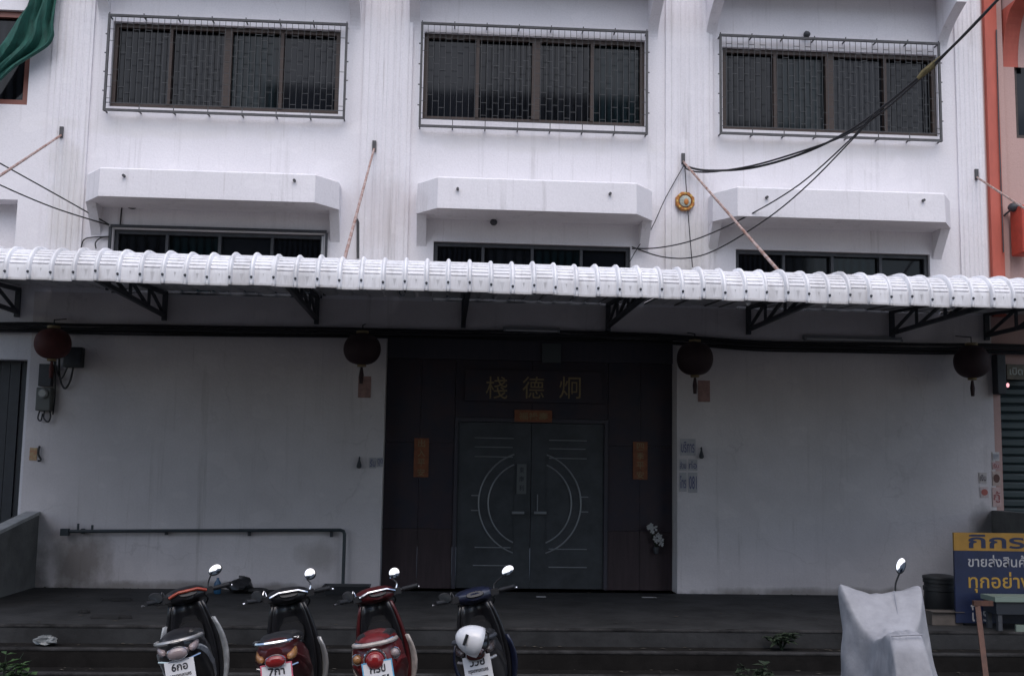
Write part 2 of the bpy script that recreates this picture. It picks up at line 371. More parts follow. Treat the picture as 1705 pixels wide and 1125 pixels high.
# ------------------------------------------------------------------ white shophouse
XL = W(80, 150).x; XR = W(1637, 150).x
ZT = 11.6
SH = thing('shophouse', (0, 0, ZP), 'white plastered shophouse with three bays, window grilles and dark carved doorway', 'building')
def rect(tl, tr, br, bl, Y):
    a, b, c, d = (W(*p, Y) for p in (tl, tr, br, bl))
    return (a.x + d.x) / 2, (b.x + c.x) / 2, (c.z + d.z) / 2, (a.z + b.z) / 2     # x0 x1 z0 z1
GR = [rect((183, 25), (578, 42), (572, 197), (173, 182), -.12), rect((703, 40), (1078, 53), (1076, 222), (699, 210), -.12), rect((1199, 58), (1562, 74), (1568, 234), (1201, 222), -.12)]
OP = [rect((190, 36), (568, 50), (563, 191), (180, 176), 0), rect((706, 53), (1074, 68), (1074, 211), (704, 198), 0), rect((1203, 78), (1560, 92), (1563, 227), (1203, 215), 0)]
LO = []
for (a, b) in (((189, 380), (540, 391)), ((722, 401), (1050, 411)), ((1225, 415), (1548, 423))):
    p = W(*a); q = W(*b); LO.append((p.x, q.x, 3.92, (p.z + q.z) / 2))
DX0 = (W(643, 580).x + W(634, 900).x) / 2; DX1 = (W(1124, 580).x + W(1131, 900).x) / 2
DZ = (W(645, 553).z + W(1120, 560).z) / 2
holes = [(*h, .14) for h in OP + LO] + [(DX0, DX1, ZP, DZ, .32)]
def wall_holes(x0, x1, z0, z1, hs, back=None):
    mb = MB(); X = sorted({x0, x1, *[h[0] for h in hs], *[h[1] for h in hs]}); Z = sorted({z0, z1, *[h[2] for h in hs], *[h[3] for h in hs]})
    for i in range(len(X) - 1):
        for j in range(len(Z) - 1):
            cx = (X[i] + X[i + 1]) / 2; cz = (Z[j] + Z[j + 1]) / 2
            if any(h[0] < cx < h[1] and h[2] < cz < h[3] for h in hs): continue
            mb.add([(X[i], 0, Z[j]), (X[i + 1], 0, Z[j]), (X[i + 1], 0, Z[j + 1]), (X[i], 0, Z[j + 1])], [(0, 1, 2, 3)])
    for (a, b, c, d, dp) in hs:
        mb.add([(a, 0, c), (b, 0, c), (b, 0, d), (a, 0, d), (a, dp, c), (b, dp, c), (b, dp, d), (a, dp, d)], [(0, 4, 5, 1), (1, 5, 6, 2), (2, 6, 7, 3), (3, 7, 4, 0)])
    bk = back or .8
    mb.add([(x0, 0, z0), (x0, bk, z0), (x0, bk, z1), (x0, 0, z1)], [(0, 1, 2, 3)])
    mb.add([(x1, 0, z0), (x1, bk, z0), (x1, bk, z1), (x1, 0, z1)], [(0, 1, 2, 3)])
    mb.add([(x0, 0, z1), (x1, 0, z1), (x1, bk, z1), (x0, bk, z1)], [(0, 1, 2, 3)])
    mb.add([(x0, bk, z0), (x1, bk, z0), (x1, bk, z1), (x0, bk, z1)], [(0, 1, 2, 3)])
    return mb
ZS = 3.915                                     # below this the tone of the awning's shade is put into the wall colour
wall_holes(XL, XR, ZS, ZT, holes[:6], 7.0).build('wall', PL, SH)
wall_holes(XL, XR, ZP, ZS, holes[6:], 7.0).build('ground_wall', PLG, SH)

# pilasters with rounded flutes
def pilaster(cx, half, parent, m, z0=3.97, z1=ZT, name='pilaster', ribs=((-.62, .14), (-.27, .10), (0.12, .13), (.42, .08), (.72, .13))):
    mb = MB(); mb.box(cx - half, cx + half, -.028, .02, z0, z1)
    for (t, w) in ribs:
        c = cx + t * half; r = w * half * 1.1
        pts = [(c + r * math.cos(a), -.03 - r * .24 * math.sin(a)) for a in [math.pi * k / 6 for k in range(7)]]
        secs = [[(p[0], p[1], z) for p in pts] for z in (z0, z1)]
        mb.loft(secs, closed=True)
    return mb.build(name, m, parent)
for (px, hw) in ((118, .24), (645, .30), (1147, .30), (1612, .17)):
    pilaster(W(px, 150).x, hw, SH, PL)

# hoods over the windows: trapezoid plan, fascia, curved cheeks
HP = .60
def hood(x0, x1, c, zb, zt, parent, m, proj=HP, cheek=.34, cw=.12):
    plan = [(x0 - c, .02), (x0 - c, -.07), (x0, -proj), (x1, -proj), (x1 + c, -.07), (x1 + c, .02)]
    mb = MB()
    pl2 = lambda k, z, e: [(x0 - c + e, .02, z), (x0 - c + e, -.27 * k - .005, z), (x0 + e * .5, -proj * k - .01, z), (x1 - e * .5, -proj * k - .01, z), (x1 + c - e, -.27 * k - .005, z), (x1 + c - e, .02, z)]
    mb.loft([pl2(1, zb, 0), pl2(1, zb + .035, 0), pl2(.985, zt - .015, .004), pl2(.955, zt + .004, .012), pl2(.0, zt + .03, .05)])
    mb.sm = [False] * len(mb.sm)
    h = mb.build('window_hood', m, parent)
    for sgn, xe in ((-1, x0 - c), (1, x1 + c)):
        prof = []
        for k in range(9):
            t = k / 8.0
            prof.append((-.10 * (1 - math.sqrt(max(0, 1 - (1 - t) ** 2))) * 1.0 if False else -.265 * t ** 1.1, zb - cheek * (1 - t)))
        poly = [(.01, zb - cheek)] + prof + [(.01, zb - .002)]
        a, b = (xe, xe + cw) if sgn < 0 else (xe - cw, xe)
        MB().prism(poly, 'x', a + .003, b - .003).build('cheek', m, h)
    return h
HL = []
for (l, r, yl, yr, c, tp) in ((164, 524, 326, 338, .25, 284), (728, 1060, 346, 357, .25, 299), (1228, 1574, 361, 369, .22, 316)):
    a = W(l, yl, -HP); b = W(r, yr, -HP); zb = (a.z + b.z) / 2; zt = W((l + r) / 2, tp, -HP).z
    HL.append((hood(a.x, b.x, c, zb, zt, SH, PL), a, b, zb, zt))
DOTS = [((206, 292), (490, 300)), ((762, 314), (1016, 322)), ((1277, 328), (1538, 333))]
for h, ds in zip(HL, DOTS):
    for d in ds:
        p = W(*d, -HP - .03); MB().tube([(p.x, -HP + .12, p.z + .004), (p.x, -HP - .05, p.z - .004)], .017, 8).build('drain_stub', GRILLE, h[0])
for (g, c) in zip(GR, (.12, .12, .12)):
    zb = 8.0
    hx0, hx1 = g[0] - .02, g[1] + .02
    h = MB().prism([(hx0 - .18, .02), (hx0 - .18, -.3), (hx0 + .05, -.60), (hx1 - .05, -.60), (hx1 + .18, -.3), (hx1 + .18, .02)], 'z', zb, zb + .55).build('window_hood', PL, SH)
    for xe in (hx0 - .14, hx1 + .01):                        # curved cheeks running down beside the window
        prof = [(-.58 * t ** 2, g[3] - .05 + (7.74 - g[3] + .05) * t) for t in [k / 12 for k in range(13)]] + [(-.59, zb - .002)]
        MB().prism([(.01, prof[0][1])] + prof + [(.01, prof[-1][1])], 'x', xe, xe + .13).build('cheek', PL, h)

# windows
def window(hx, ym, parent, mm, mull, gm=GLASS, dep=.10, fw=.055, bottom=True):
    x0, x1, z0, z1 = hx
    f = MB(); f.box(x0 + .002, x0 + fw, dep - .05, dep, z0 + .002, z1 - .002); f.box(x1 - fw, x1 - .002, dep - .05, dep, z0 + .002, z1 - .002)
    f.box(x0 + fw, x1 - fw, dep - .05, dep, z1 - fw, z1 - .002); f.box(x0 + fw, x1 - fw, dep - .05, dep, z0 + .002, z0 + fw)
    w = f.build('window', mm, parent)
    cuts = [x0 + fw] + [m[0] for m in mull] + [x1 - fw]
    for (mx, mw) in mull: MB().box(mx - mw / 2, mx + mw / 2, dep - .06, dep + .01, z0 + fw, z1 - fw).build('mullion', mm, w)
    for i in range(len(cuts) - 1):
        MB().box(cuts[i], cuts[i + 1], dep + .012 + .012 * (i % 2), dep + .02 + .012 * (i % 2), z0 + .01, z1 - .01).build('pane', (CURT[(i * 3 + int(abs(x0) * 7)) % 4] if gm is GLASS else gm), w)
    return w
for h, ms in zip(OP, ((380, 285, 470), (892, 795, 985), (1378, 1288, 1470))):
    zc = 110
    mull = sorted([(W(ms[0], zc, .1).x, .10), (W(ms[1], zc, .1).x, .04), (W(ms[2], zc, .1).x, .04)])
    window(h, None, SH, BROWN, mull)
for h in LO:
    mull = [(h[0] + (h[1] - h[0]) * t, .035) for t in (.25, .5, .75)]
    w = window(h, None, SH, STEEL, mull, fw=.05)
for k, (h, g) in enumerate(zip(LO, range(3))):      # outer trim of the lower windows
    if k == 0:
        f = MB(); f.bar((h[0] - .03, -.02, h[3] + .03), (h[1] + .03, -.02, h[3] + .03), .03, .03); f.bar((h[0] - .03, -.02, 3.95), (h[0] - .03, -.02, h[3] + .015), .03, .03); f.bar((h[1] + .03, -.02, 3.95), (h[1] + .03, -.02, h[3] + .015), .03, .03)
        f.build('window_trim', STEEL, SH)
        MB().box(h[1] - .03, h[1] - .003, .0, .04, 3.95, h[3] - .02).build('window_trim', ALU, SH)

# iron grilles in front of the upper windows
for g in GR:
    x0, x1, z0, z1 = g; Y = -.12
    f = MB()
    f.bar((x0 - .014, Y, z1), (x1 + .014, Y, z1), .028); f.bar((x0 - .014, Y, z0), (x1 + .014, Y, z0), .028)
    f.bar((x0, Y, z0 + .014), (x0, Y, z1 - .014), .028); f.bar((x1, Y, z0 + .014), (x1, Y, z1 - .014), .028)
    n = 7
    for k in range(n + 1):
        x = x0 + (x1 - x0) * k / n
        f.bar((x, Y, z1 + .014), (x, Y, z1 + .036), .012)
        f.bar((x, Y + .01, z0 - .02), (x, Y + .01, z0 + .09), .009)
        for zz in (z0, z1): f.bar((x, Y + .005, zz), (x, .01, zz), .014)
    for k in range(1, 5):
        z = z0 + (z1 - z0) * k / 5
        f.bar((x0 - .034, Y, z), (x0 - .014, Y, z), .012); f.bar((x1 + .014, Y, z), (x1 + .034, Y, z), .012)
    fr = f.build('window_grille', GRILLE, SH)
    w = MB(); nb = int((x1 - x0) / .072); st = (x1 - x0) / nb
    for k in range(1, nb):
        x = x0 + st * k; w.bar((x, Y, z0 + .09), (x, Y, z1 - .014), .0055)
    rng = random.Random(3)
    for k in range(nb):
        x = x0 + st * k
        for j in range(1, 8):
            z = z0 + (z1 - z0) * (j + (.5 if k % 2 else 0)) / 8.2
            if rng.random() < .6 and z < z1 - .03: w.bar((x, Y, z), (x + st, Y, z), .0055)
    w.bar((x0, Y, z0 + .09), (x1, Y, z0 + .09), .008)
    w.build('grille_wires', WIRE, fr)

# dark doorway bay
YB = .30
dl = rect((765, 703), (1003, 706), (1006, 975), (757, 973), YB)          # door leaves together
zd = dl[3]
nb = 5
def boards(x0, x1, z0, z1, n, m, nm='stone_panel'):
    st = (x1 - x0) / n
    for k in range(n):
        MB().box(x0 + st * k + .002, x0 + st * (k + 1) - .002, YB - .02 + .002 * (k % 2), YB + .02, z0, z1).build(nm, m, SH)
boards(DX0 + .003, dl[0] - .05, ZP + .005, ZP + .71, 2, RWOOD)
boards(DX0 + .003, dl[0] - .05, ZP + .714, ZP + 1.75, 2, STONE)
boards(DX0 + .003, dl[0] - .05, ZP + 1.754, DZ - .3, 2, STONE)
boards(dl[1] + .05, DX1 - .003, ZP + .714, ZP + 1.75, 2, STONE)
boards(dl[1] + .05, DX1 - .003, ZP + 1.754, DZ - .3, 2, STONE)
boards(dl[1] + .05, DX1 - .003, ZP + .005, ZP + .71, 2, RWOOD)
MB().box(DX0 + .003, DX1 - .003, YB - .05, YB + .02, DZ - .298, DZ - .003).build('lintel_beam', DWOOD, SH)
boards(dl[0] - .048, dl[1] + .048, zd + .06, DZ - .301, 2, STONE)
MB().box(dl[0] - .048, dl[0] - .004, YB - .04, YB + .02, ZP + .005, zd + .056).build('door_jamb', DWOOD, SH)
MB().box(dl[1] + .004, dl[1] + .048, YB - .04, YB + .02, ZP + .005, zd + .056).build('door_jamb', DWOOD, SH)
MB().box(dl[0] - .003, dl[1] + .003, YB - .04, YB + .02, zd + .008, zd + .056).build('door_head', DWOOD, SH)
xm = (dl[0] + dl[1]) / 2
RC = W(882, 838, YB); RO = 86 / 137.0 * 1.0; RI = 70 / 137.0
for sgn in (-1, 1):
    a, b = (dl[0], xm - .004) if sgn < 0 else (xm + .004, dl[1])
    leaf = MB().box(a, b, YB - .012, YB + .02, ZP + .012, zd).build('door_leaf', DMETAL, SH)
    def q(px0, px1, py, h=.018):
        p0 = W(px0, py, YB - .02); p1 = W(px1, py, YB - .02); z = (p0.z + p1.z) / 2
        MB().box(p0.x, p1.x, YB - .03, YB - .013, z - h / 2, z + h / 2).build('ridge', BRIGHT if h < .03 else DMETAL, leaf, bevel=.005)
    if sgn < 0:
        for (p0, p1, y) in ((790, 856, 729), (790, 854, 744), (790, 854, 760), (790, 850, 911), (787, 846, 941)): q(p0, p1, y, .013)
    else:
        for (p0, p1, y) in ((914, 977, 733), (914, 975, 747), (914, 977, 763), (913, 977, 914), (913, 977, 944)): q(p0, p1, y, .013)
    for rr in (RO, RI):
        pts = []
        t0 = math.acos(min(1, .20 / rr))
        for k in range(25):
            t = -t0 + 2 * t0 * k / 24
            pts.append((RC.x + sgn * rr * math.cos(t), YB - .018, RC.z + rr * math.sin(t)))
        MB().tube(pts, .011, 6).build('ring_moulding', BRIGHT, leaf)
    for dz in (.09, -.09):
        x = RC.x + sgn * RO; MB().box(x, x + sgn * .09, YB - .028, YB - .013, RC.z + dz - .006, RC.z + dz + .006).build('ridge', BRIGHT, leaf)
    x0 = RC.x + sgn * .2
    MB().box(x0 - .004, x0 + .004, YB - .018, YB - .0125, RC.z - RO, RC.z + RO).build('stile_line', DMETAL, leaf)
    hp = W(855 if sgn < 0 else 892, 853, YB - .05)
    hd = MB(); hd.bar((hp.x - .02, YB - .06, hp.z), (hp.x + .13, YB - .06, hp.z), .022, .03); hd.bar((hp.x + .05, YB - .065, hp.z), (hp.x + .05, YB - .012, hp.z), .025)
    if sgn > 0: hd.bar((hp.x + .02, YB - .04, hp.z + .02), (hp.x + .02, YB - .04, hp.z + .22), .012)
    hd.build('door_handle', BRIGHT, leaf)
# ------------------------------------------------------------------ corrugated awning
AX0, AX1 = XL - 1.3, XR + 1.3
YF, ZF = -3.85, 3.44
AW = thing('awning', (0, 0, ZF), 'white corrugated metal awning with rounded crimped front edge on steel brackets', 'awning')
PWD = 36.3 / 194.0
rel = []                                       # profile: (y, z, crimp offset)
rel += [(0.004, 0.0, 0), (0.0, 0.004, 0), (0.0, 0.05, 0), (0.0, 0.105, 0)]
CR_N = 8; RAD = .30
for k in range(CR_N):
    for (fr, dp) in ((0, .0), (.62, .0), (.81, -.020)):
        t = R(3) + R(80) * (k + fr) / CR_N
        rel.append((RAD - RAD * math.cos(t), .105 + RAD * .69 * math.sin(t), dp))
t = R(84); rel.append((RAD - RAD * math.cos(t), .105 + RAD * .69 * math.sin(t), 0))
y1, z1 = rel[-1][0], rel[-1][1]
rel += [(1.0, z1 + (3.96 - ZF - z1) * (1.0 - y1) / (3.87 - y1), 0), (3.87, 3.96 - ZF, 0)]
mb = MB(); secs = []
rw = .052
for i, (y, z, cz) in enumerate(rel):
    j0 = rel[max(i - 1, 0)]; j1 = rel[min(i + 1, len(rel) - 1)]
    ty, tz = j1[0] - j0[0], j1[1] - j0[1]; L_ = math.hypot(ty, tz) or 1; ny, nz = -tz / L_, ty / L_
    if i == 0: ny, nz = -1, 0
    sec = []
    for (x, hgt, cw) in ((-.001, -.005, 0), (.006, .017, 0), (.014, .025, 0), (.028, .025, 0), (.036, .017, 0), (.042, .0, 0), (.050, .0, 1), (PWD - .012, 0, 1), (PWD - .004, .0, 0), (PWD + .014, .012, 0)):
        of = hgt + cw * cz
        sec.append((x, y + ny * of, z + nz * of))
    secs.append(sec)
mb.loft(secs, closed=False)
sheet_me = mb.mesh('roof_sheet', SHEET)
if min((p_ for p_ in sheet_me.polygons), key=lambda p_: -p_.area).normal.z < 0: sheet_me.flip_normals()
scr = MB().lathe([(.012, 0), (.012, -.006), (.005, -.012)], n=8, axis='y').mesh('screw', STEEL)
np_ = int((AX1 - AX0) / PWD); TILT = .004
rng = random.Random(11)
for k in range(np_):
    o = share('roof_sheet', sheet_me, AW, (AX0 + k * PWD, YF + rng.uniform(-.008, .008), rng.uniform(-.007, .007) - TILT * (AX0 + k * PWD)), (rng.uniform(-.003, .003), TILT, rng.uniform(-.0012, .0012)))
    if k == 0:
        sd_ = o.modifiers.new('thickness', 'SOLIDIFY'); sd_.thickness = .003; sd_.offset = -1
    share('screw', scr, o, (.021, -.027, .075 + rng.uniform(-.01, .01)))
# brackets
ZB = 3.66
for px in (30, 275, 528, 772, 1012, 1245, 1483, 1640):
    x = W(px, 520).x
    if x < AX0 + .1 or x > AX1 - .1: continue
    b = MB(); top = lambda y: 3.93 + (ZF + z1 - .03 - 3.93) * (-y) / 3.6
    b.bar((x, -.03, ZB - .06), (x, -.03, top(0)), .055, .05)
    b.bar((x, -.03, ZB), (x, -3.45, ZB + .0), .045, .045)
    b.bar((x, 0, top(0)), (x, -3.55, top(-3.55)), .045, .045)
    ys = [0, -.75, -1.5, -2.25, -3.0]
    for i in range(len(ys) - 1):
        b.bar((x, ys[i] - .02, ZB), (x, ys[i + 1], top(ys[i + 1])), .03)
        b.bar((x, ys[i + 1], ZB), (x, ys[i + 1], top(ys[i + 1])), .03)
    b.build('bracket', STEEL, AW)
for y in (-3.62, -2.4, -1.2):
    zz = 3.93 + (ZF + z1 - .03 - 3.93) * (-y) / 3.6 + .035 - (.0 if y > -3 else .03)
    MB().box(AX0, AX1, y - .025, y + .025, zz - .035, zz - .0).build('purlin', STEEL, AW).rotation_euler = (0, TILT, 0)
MB().box(AX0, AX1, YF + .02, YF + .05, ZF + .01, ZF + .06).build('edge_rail', STEEL, AW).rotation_euler = (0, TILT, 0)
for (a, b) in (((103, 222), (-120, 372)), ((623, 245), (571, 441)), ((1137, 266), (1306, 462)), ((1625, 292), (1880, 460))):
    p = W(*a, -.03); q2 = W(*b, -3.45)
    rd = MB().tube([p + Vector((0, -.02, -.03)), q2], [.013, .017], 8).build('tie_rod', RUST, AW)
    MB().box(p.x - .022, p.x + .022, -.06, -.029, p.z - .06, p.z + .075).build('anchor_plate', GRILLE, rd)
for px in (1245, 1372):
    p = W(px, 507, YF + .08); MB().ell((p.x, p.y, ZF - .01), (.025, .025, .03), 10, 6).build('insulator', WHITE, AW)
for px in (512, 670):
    p = W(px, 488, YF + .05); MB().tube([(p.x + .025 * math.cos(t), p.y, ZF - .005 + .03 * math.sin(t)) for t in [2 * math.pi * k / 10 for k in range(10)]], .007, 6).build('hook', STEEL, AW)

# ------------------------------------------------------------------ neighbours
# left
XN = XL - .0005
NB = thing('neighbour_shophouse', (XN - 3, 0, ZP), 'white neighbouring shophouse with brown framed window under green netting and dark folding shutter', 'building')
p = W(52, 20); q = W(48, 175); wz0, wz1 = q.z + .0, W(48, 18).z
lo = W(30, 338)
hs = [(XN - 4.0, min((p.x + q.x) / 2, XN - .05), wz0, wz1, .14), (XN - 3.6, min(W(27, 370).x, XN - .05), 3.99, W(10, 332).z, .3), (XN - 4.4, min(W(52, 700).x, XN - .03), ZP, W(20, 598).z, .25)]
wall_holes(XN - 5, XN, ZP, ZT, hs, 7.0).build('wall', PL, NB)
h = hs[0]; window((h[0], h[1], h[2], h[3]), None, NB, mat('red_brown_frame', (.20, .07, .05), .5), [(h[1] - 1.1, .06), (h[1] - 2.2, .06)], fw=.075)
h = hs[1]; MB().box(h[0], h[1], .28, .3, h[2], h[3]).build('recess_back', PL, NB)
h = hs[2]
n = 34; st = (h[1] - h[0]) / n
SHUT = mat('shutter_slate', (.022, .026, .034), .5, .2, var=.3, vscale=10)
slat = MB().box(0, st * .9, 0, .03, 0, h[3] - h[2] - .01).mesh('shutter_slat', SHUT)
for k in range(n): share('shutter_slat', slat, NB, (h[0] + st * k - NB.location.x, .18 + .02 * (k % 2), .004))
# right
XP = XR + .0005
PB = thing('neighbour_shophouse', (XP + 3, 0, ZP), 'pink neighbouring shophouse with red corner pilaster and green roller shutter', 'building')
p0 = W(1688, 95); p1 = W(1691, 230)
hs = [(p0.x, p0.x + 2.6, p1.z, p0.z, .14), (W(1668, 740).x, XP + 4.6, ZP, W(1690, 615).z, .25)]
wall_holes(XP, XP + 5, ZP, ZT, hs, 7.0).build('wall', PINK, PB)
h = hs[0]; window(h[:4], None, PB, BROWN, [(h[0] + .65, .04), (h[0] + 1.3, .08), (h[0] + 1.95, .04)])
rx0, rx1 = W(1636, 100).x + .01, W(1657, 100).x
MB().box(rx0 - .0, rx1, -.07, -.003, 3.9, ZT).build('corner_pilaster', RED, PB)
MB().box(rx1 + .003, rx1 + .08, -.045, -.003, 3.9, ZT).build('corner_moulding', PINK, PB)
hz = 7.5
for (xa, xb, mm) in ((rx1 + .10, rx1 + .30, RED), (rx1 + .302, rx1 + .46, PINK)):
    prof = [(-.40 * (1 - math.sqrt(1 - t * t)) , 7.15 + .75 * t) for t in [k / 10 for k in range(11)]]
    MB().prism([(.0, 7.15)] + prof + [(.0, 7.9)], 'x', xa, xb).build('hood_cheek', mm, PB)
MB().box(rx1 + .1, rx1 + 3.4, -.6, .0, 7.9, 8.4).build('window_hood', PINK, PB)
GSH = mat('green_shutter', (.02, .036, .040), .5, .2, var=.2, vscale=5)
h = hs[1]; n = 26; st = (h[3] - h[2]) / n
sl = MB().prism([(0, 0), (-.018, st * .25), (-.018, st * .75), (0, st * .96), (.02, st * .96), (.02, 0)], 'x', 0, h[1] - h[0]).mesh('shutter_slat', GSH)
for k in range(n): share('shutter_slat', sl, PB, (h[0] - PB.location.x, .17, h[2] + st * k - ZP))
MB().tube([W(1659, 50, -.09), W(1664, 230, -.09), W(1671, 420, -.09)], .009, 6).build('conduit', GRILLE, PB)

# dividing walls on the terrace
xd = W(66, 850).x
zc0 = W(64, 851).z; zc1 = zc0 - .25; d = MB(); d.prism([(-.003, ZP + .003), (-.003, zc0 - .04), (-1.9, zc1 - .04), (-1.9, ZP + .003)], 'x', xd - .14, xd)
dv = d.build('dividing_wall', CONC2); tag(dv, 'low grey rendered dividing wall beside the folding shutter', 'wall')
MB().prism([(-.003, zc0 - .038), (-.003, zc0), (-1.905, zc1), (-1.905, zc1 - .038)], 'x', xd - .15, xd + .005).build('coping', mat('pale_coping', (.45, .45, .45), .8, var=.3), dv)
xr = W(1650, 850).x
dv = MB().box(xr, xr + .14, -1.7, -.003, ZP + .003, W(1652, 849).z).build('dividing_wall', CONC2, bevel=.01); tag(dv, 'low dark grey dividing wall behind the blue and yellow sign board', 'wall')

# ------------------------------------------------------------------ cables, wires, pipes
def cable(name, pts, r, label, cat, m=None, group=None, n=6):
    o = MB().tube(pts, r, n).build(name, m or CABLE); return tag(o, label, cat, group)
def line_on_wall(pp, Y): return smooth_path([W(x, y, Y) for (x, y) in pp])
# bundle under the awning
cb = thing('cable_bundle', W(650, 556, -.05), 'thick black cable bundle strung along the wall beneath the awning', 'cable')
ctrl = [(-60, 543), (60, 543), (120, 546), (240, 548), (400, 550), (590, 553), (760, 556), (900, 557), (1060, 561), (1150, 566), (1260, 573), (1400, 577), (1560, 579), (1640, 578), (1760, 582)]
for k, (dy, r) in enumerate(((-5, .020), (1, .024), (6, .018), (9, .012))):
    rr = random.Random(k)
    MB().tube(smooth_path([W(x, y + dy + rr.uniform(-1.2, 1.2), -.06 - .02 * (k % 2)) for (x, y) in ctrl], 4), r, 6).build('cable', CABLE, cb)
# service cable from the street
sc = thing('service_cable', W(1140, 276, -.05), 'heavy black twisted service cable running up over the grilled window to the street', 'cable')
main = [(1137, 270, -.07), (1146, 278, -.1), (1180, 284, -.25), (1250, 280, -.6), (1330, 258, -1.0), (1400, 226, -1.4), (1460, 186, -1.8), (1540, 120, -2.4), (1600, 64, -3.0), (1665, -4, -3.6), (1760, -105, -4.4)]
MB().tube(smooth_path([W(*p) for p in main]), .014, 6).build('cable', CABLE, sc)
MB().tube(smooth_path([W(x + (3 if i > 4 else 0), y + 5 * math.sin(i * 1.3), Y - .02) for i, (x, y, Y) in enumerate(main)]), .011, 6).build('cable', CABLE, sc)
MB().tube([W(1528, 131, -2.37), W(1537, 122, -2.40), W(1552, 110, -2.50), W(1566, 96, -2.62)], [.018, .034, .036, .018], 8).build('splice_tape', mat('splice_tape', (.20, .16, .07), .8, var=.6, vscale=30), sc)
cable('wire', smooth_path([W(*p) for p in ((1455, 190, -1.82), (1412, 236, -1.5), (1330, 308, -1.0), (1240, 362, -.55), (1160, 398, -.25), (1100, 412, -.1), (1052, 414, -.04))]), .008, 'upper thin black wire sagging from the heavy cable to the middle window', 'wire')
cable('wire', smooth_path([W(*p) for p in ((1465, 184, -1.86), (1412, 240, -1.52), (1345, 308, -1.05), (1280, 362, -.62), (1200, 412, -.3), (1150, 429, -.2), (1100, 427, -.12), (1052, 411, -.04))]), .008, 'lower thin black wire looping deepest below the heavy cable', 'wire')
cable('wire', smooth_path([W(*p) for p in ((1139, 275, -.07), (1108, 330, -.06), (1085, 380, -.06), (1062, 412, -.06), (1045, 442, -.06))], 4), .006, 'thin slack wire slanting from the anchor down past the middle hood', 'wire')
cable('wire', [W(1140, 275, -.09), W(1146, 360, -.09), W(1153, 445, -.09)], .006, 'thin wire dropping straight behind the eight sided plaque', 'wire')
cable('conduit', [W(1171, 152, -.012), W(1168, 250, -.012), W(1169, 448, -.012)], .007, 'thin grey conduit running straight down the wall right of the plaque', 'conduit', GALV)
cable('wire', smooth_path([W(*p) for p in ((-40, 250, -1.0), (0, 272, -.8), (90, 322, -.4), (182, 374, -.03))]), .008, 'upper black wire reaching the corner of the trimmed lower window', 'wire')
cable('wire', smooth_path([W(*p) for p in ((-40, 286, -1.0), (0, 308, -.8), (90, 346, -.4), (182, 375, -.04))]), .008, 'lower black wire reaching the corner of the trimmed lower window', 'wire')
cable('wire', smooth_path([W(*p) for p in ((135, 412, -.03), (140, 399, -.03), (155, 395, -.03), (182, 394, -.03), (168, 396, -.04), (159, 404, -.04), (160, 414, -.04))]), .008, 'black wire looped beside the trimmed lower window', 'wire')
cable('wire', smooth_path([W(*p) for p in ((200, 376, -.02), (203, 345, -.02), (207, 332, -.02), (213, 345, -.03), (226, 346, -.03), (232, 332, -.02))]), .009, 'black wire curled on the wall under the first hood', 'wire')
cable('wire_pipe', [W(596, 430, -.03), W(596, 370, -.03), W(592, 362, -.05)], .017, 'short dark pipe standing beside the rusty tie rod', 'pipe', GRILLE)

# water pipe on the left wall
wp = thing('water_pipe', W(107, 885, -.06), 'dark water pipe along the white wall turning down at its end', 'pipe')
PIPE = mat('dark_pipe', (.03, .042, .05), .5, var=.3, vscale=10)
a = W(112, 884, -.09); b = W(574, 882, -.09)
MB().tube([a, (b.x - .05, -.09, b.z), (b.x - .015, -.09, b.z - .012), (b.x, -.09, b.z - .05), (b.x, -.09, ZP + .02)], .020, 8).build('pipe', PIPE, wp)
v = MB(); v.box(a.x - .07, a.x + .02, -.125, -.055, a.z - .05, a.z + .03); v.tube([(a.x + .12, -.09, a.z), (a.x + .12, -.09, a.z + .09)], .014, 6); v.tube([(a.x + .28, -.09, a.z), (a.x + .28, -.09, a.z + .075)], .014, 6)
v.build('valve', PIPE, wp)
for t in (.05, .35, .65, .95):
    x = a.x + (b.x - a.x) * t; MB().box(x - .015, x + .015, -.06, -.001, a.z - .03, a.z + .03).build('pipe_clip', STEEL, wp)
tr = MB(); p = W(578, 972, -.35)
tr.loft([[(p.x + sx * w / 2, -.35 + sy * d_ / 2, ZP + z) for (sx, sy) in ((-1, -1), (1, -1), (1, 1), (-1, 1))] for (w, d_, z) in ((.46, .24, .004), (.54, .30, .10), (.50, .26, .10), (.44, .22, .03))])
tag(tr.build('basin', mat('dark_basin', (.02, .022, .026), .6)), 'shallow dark plastic basin below the end of the water pipe', 'basin')

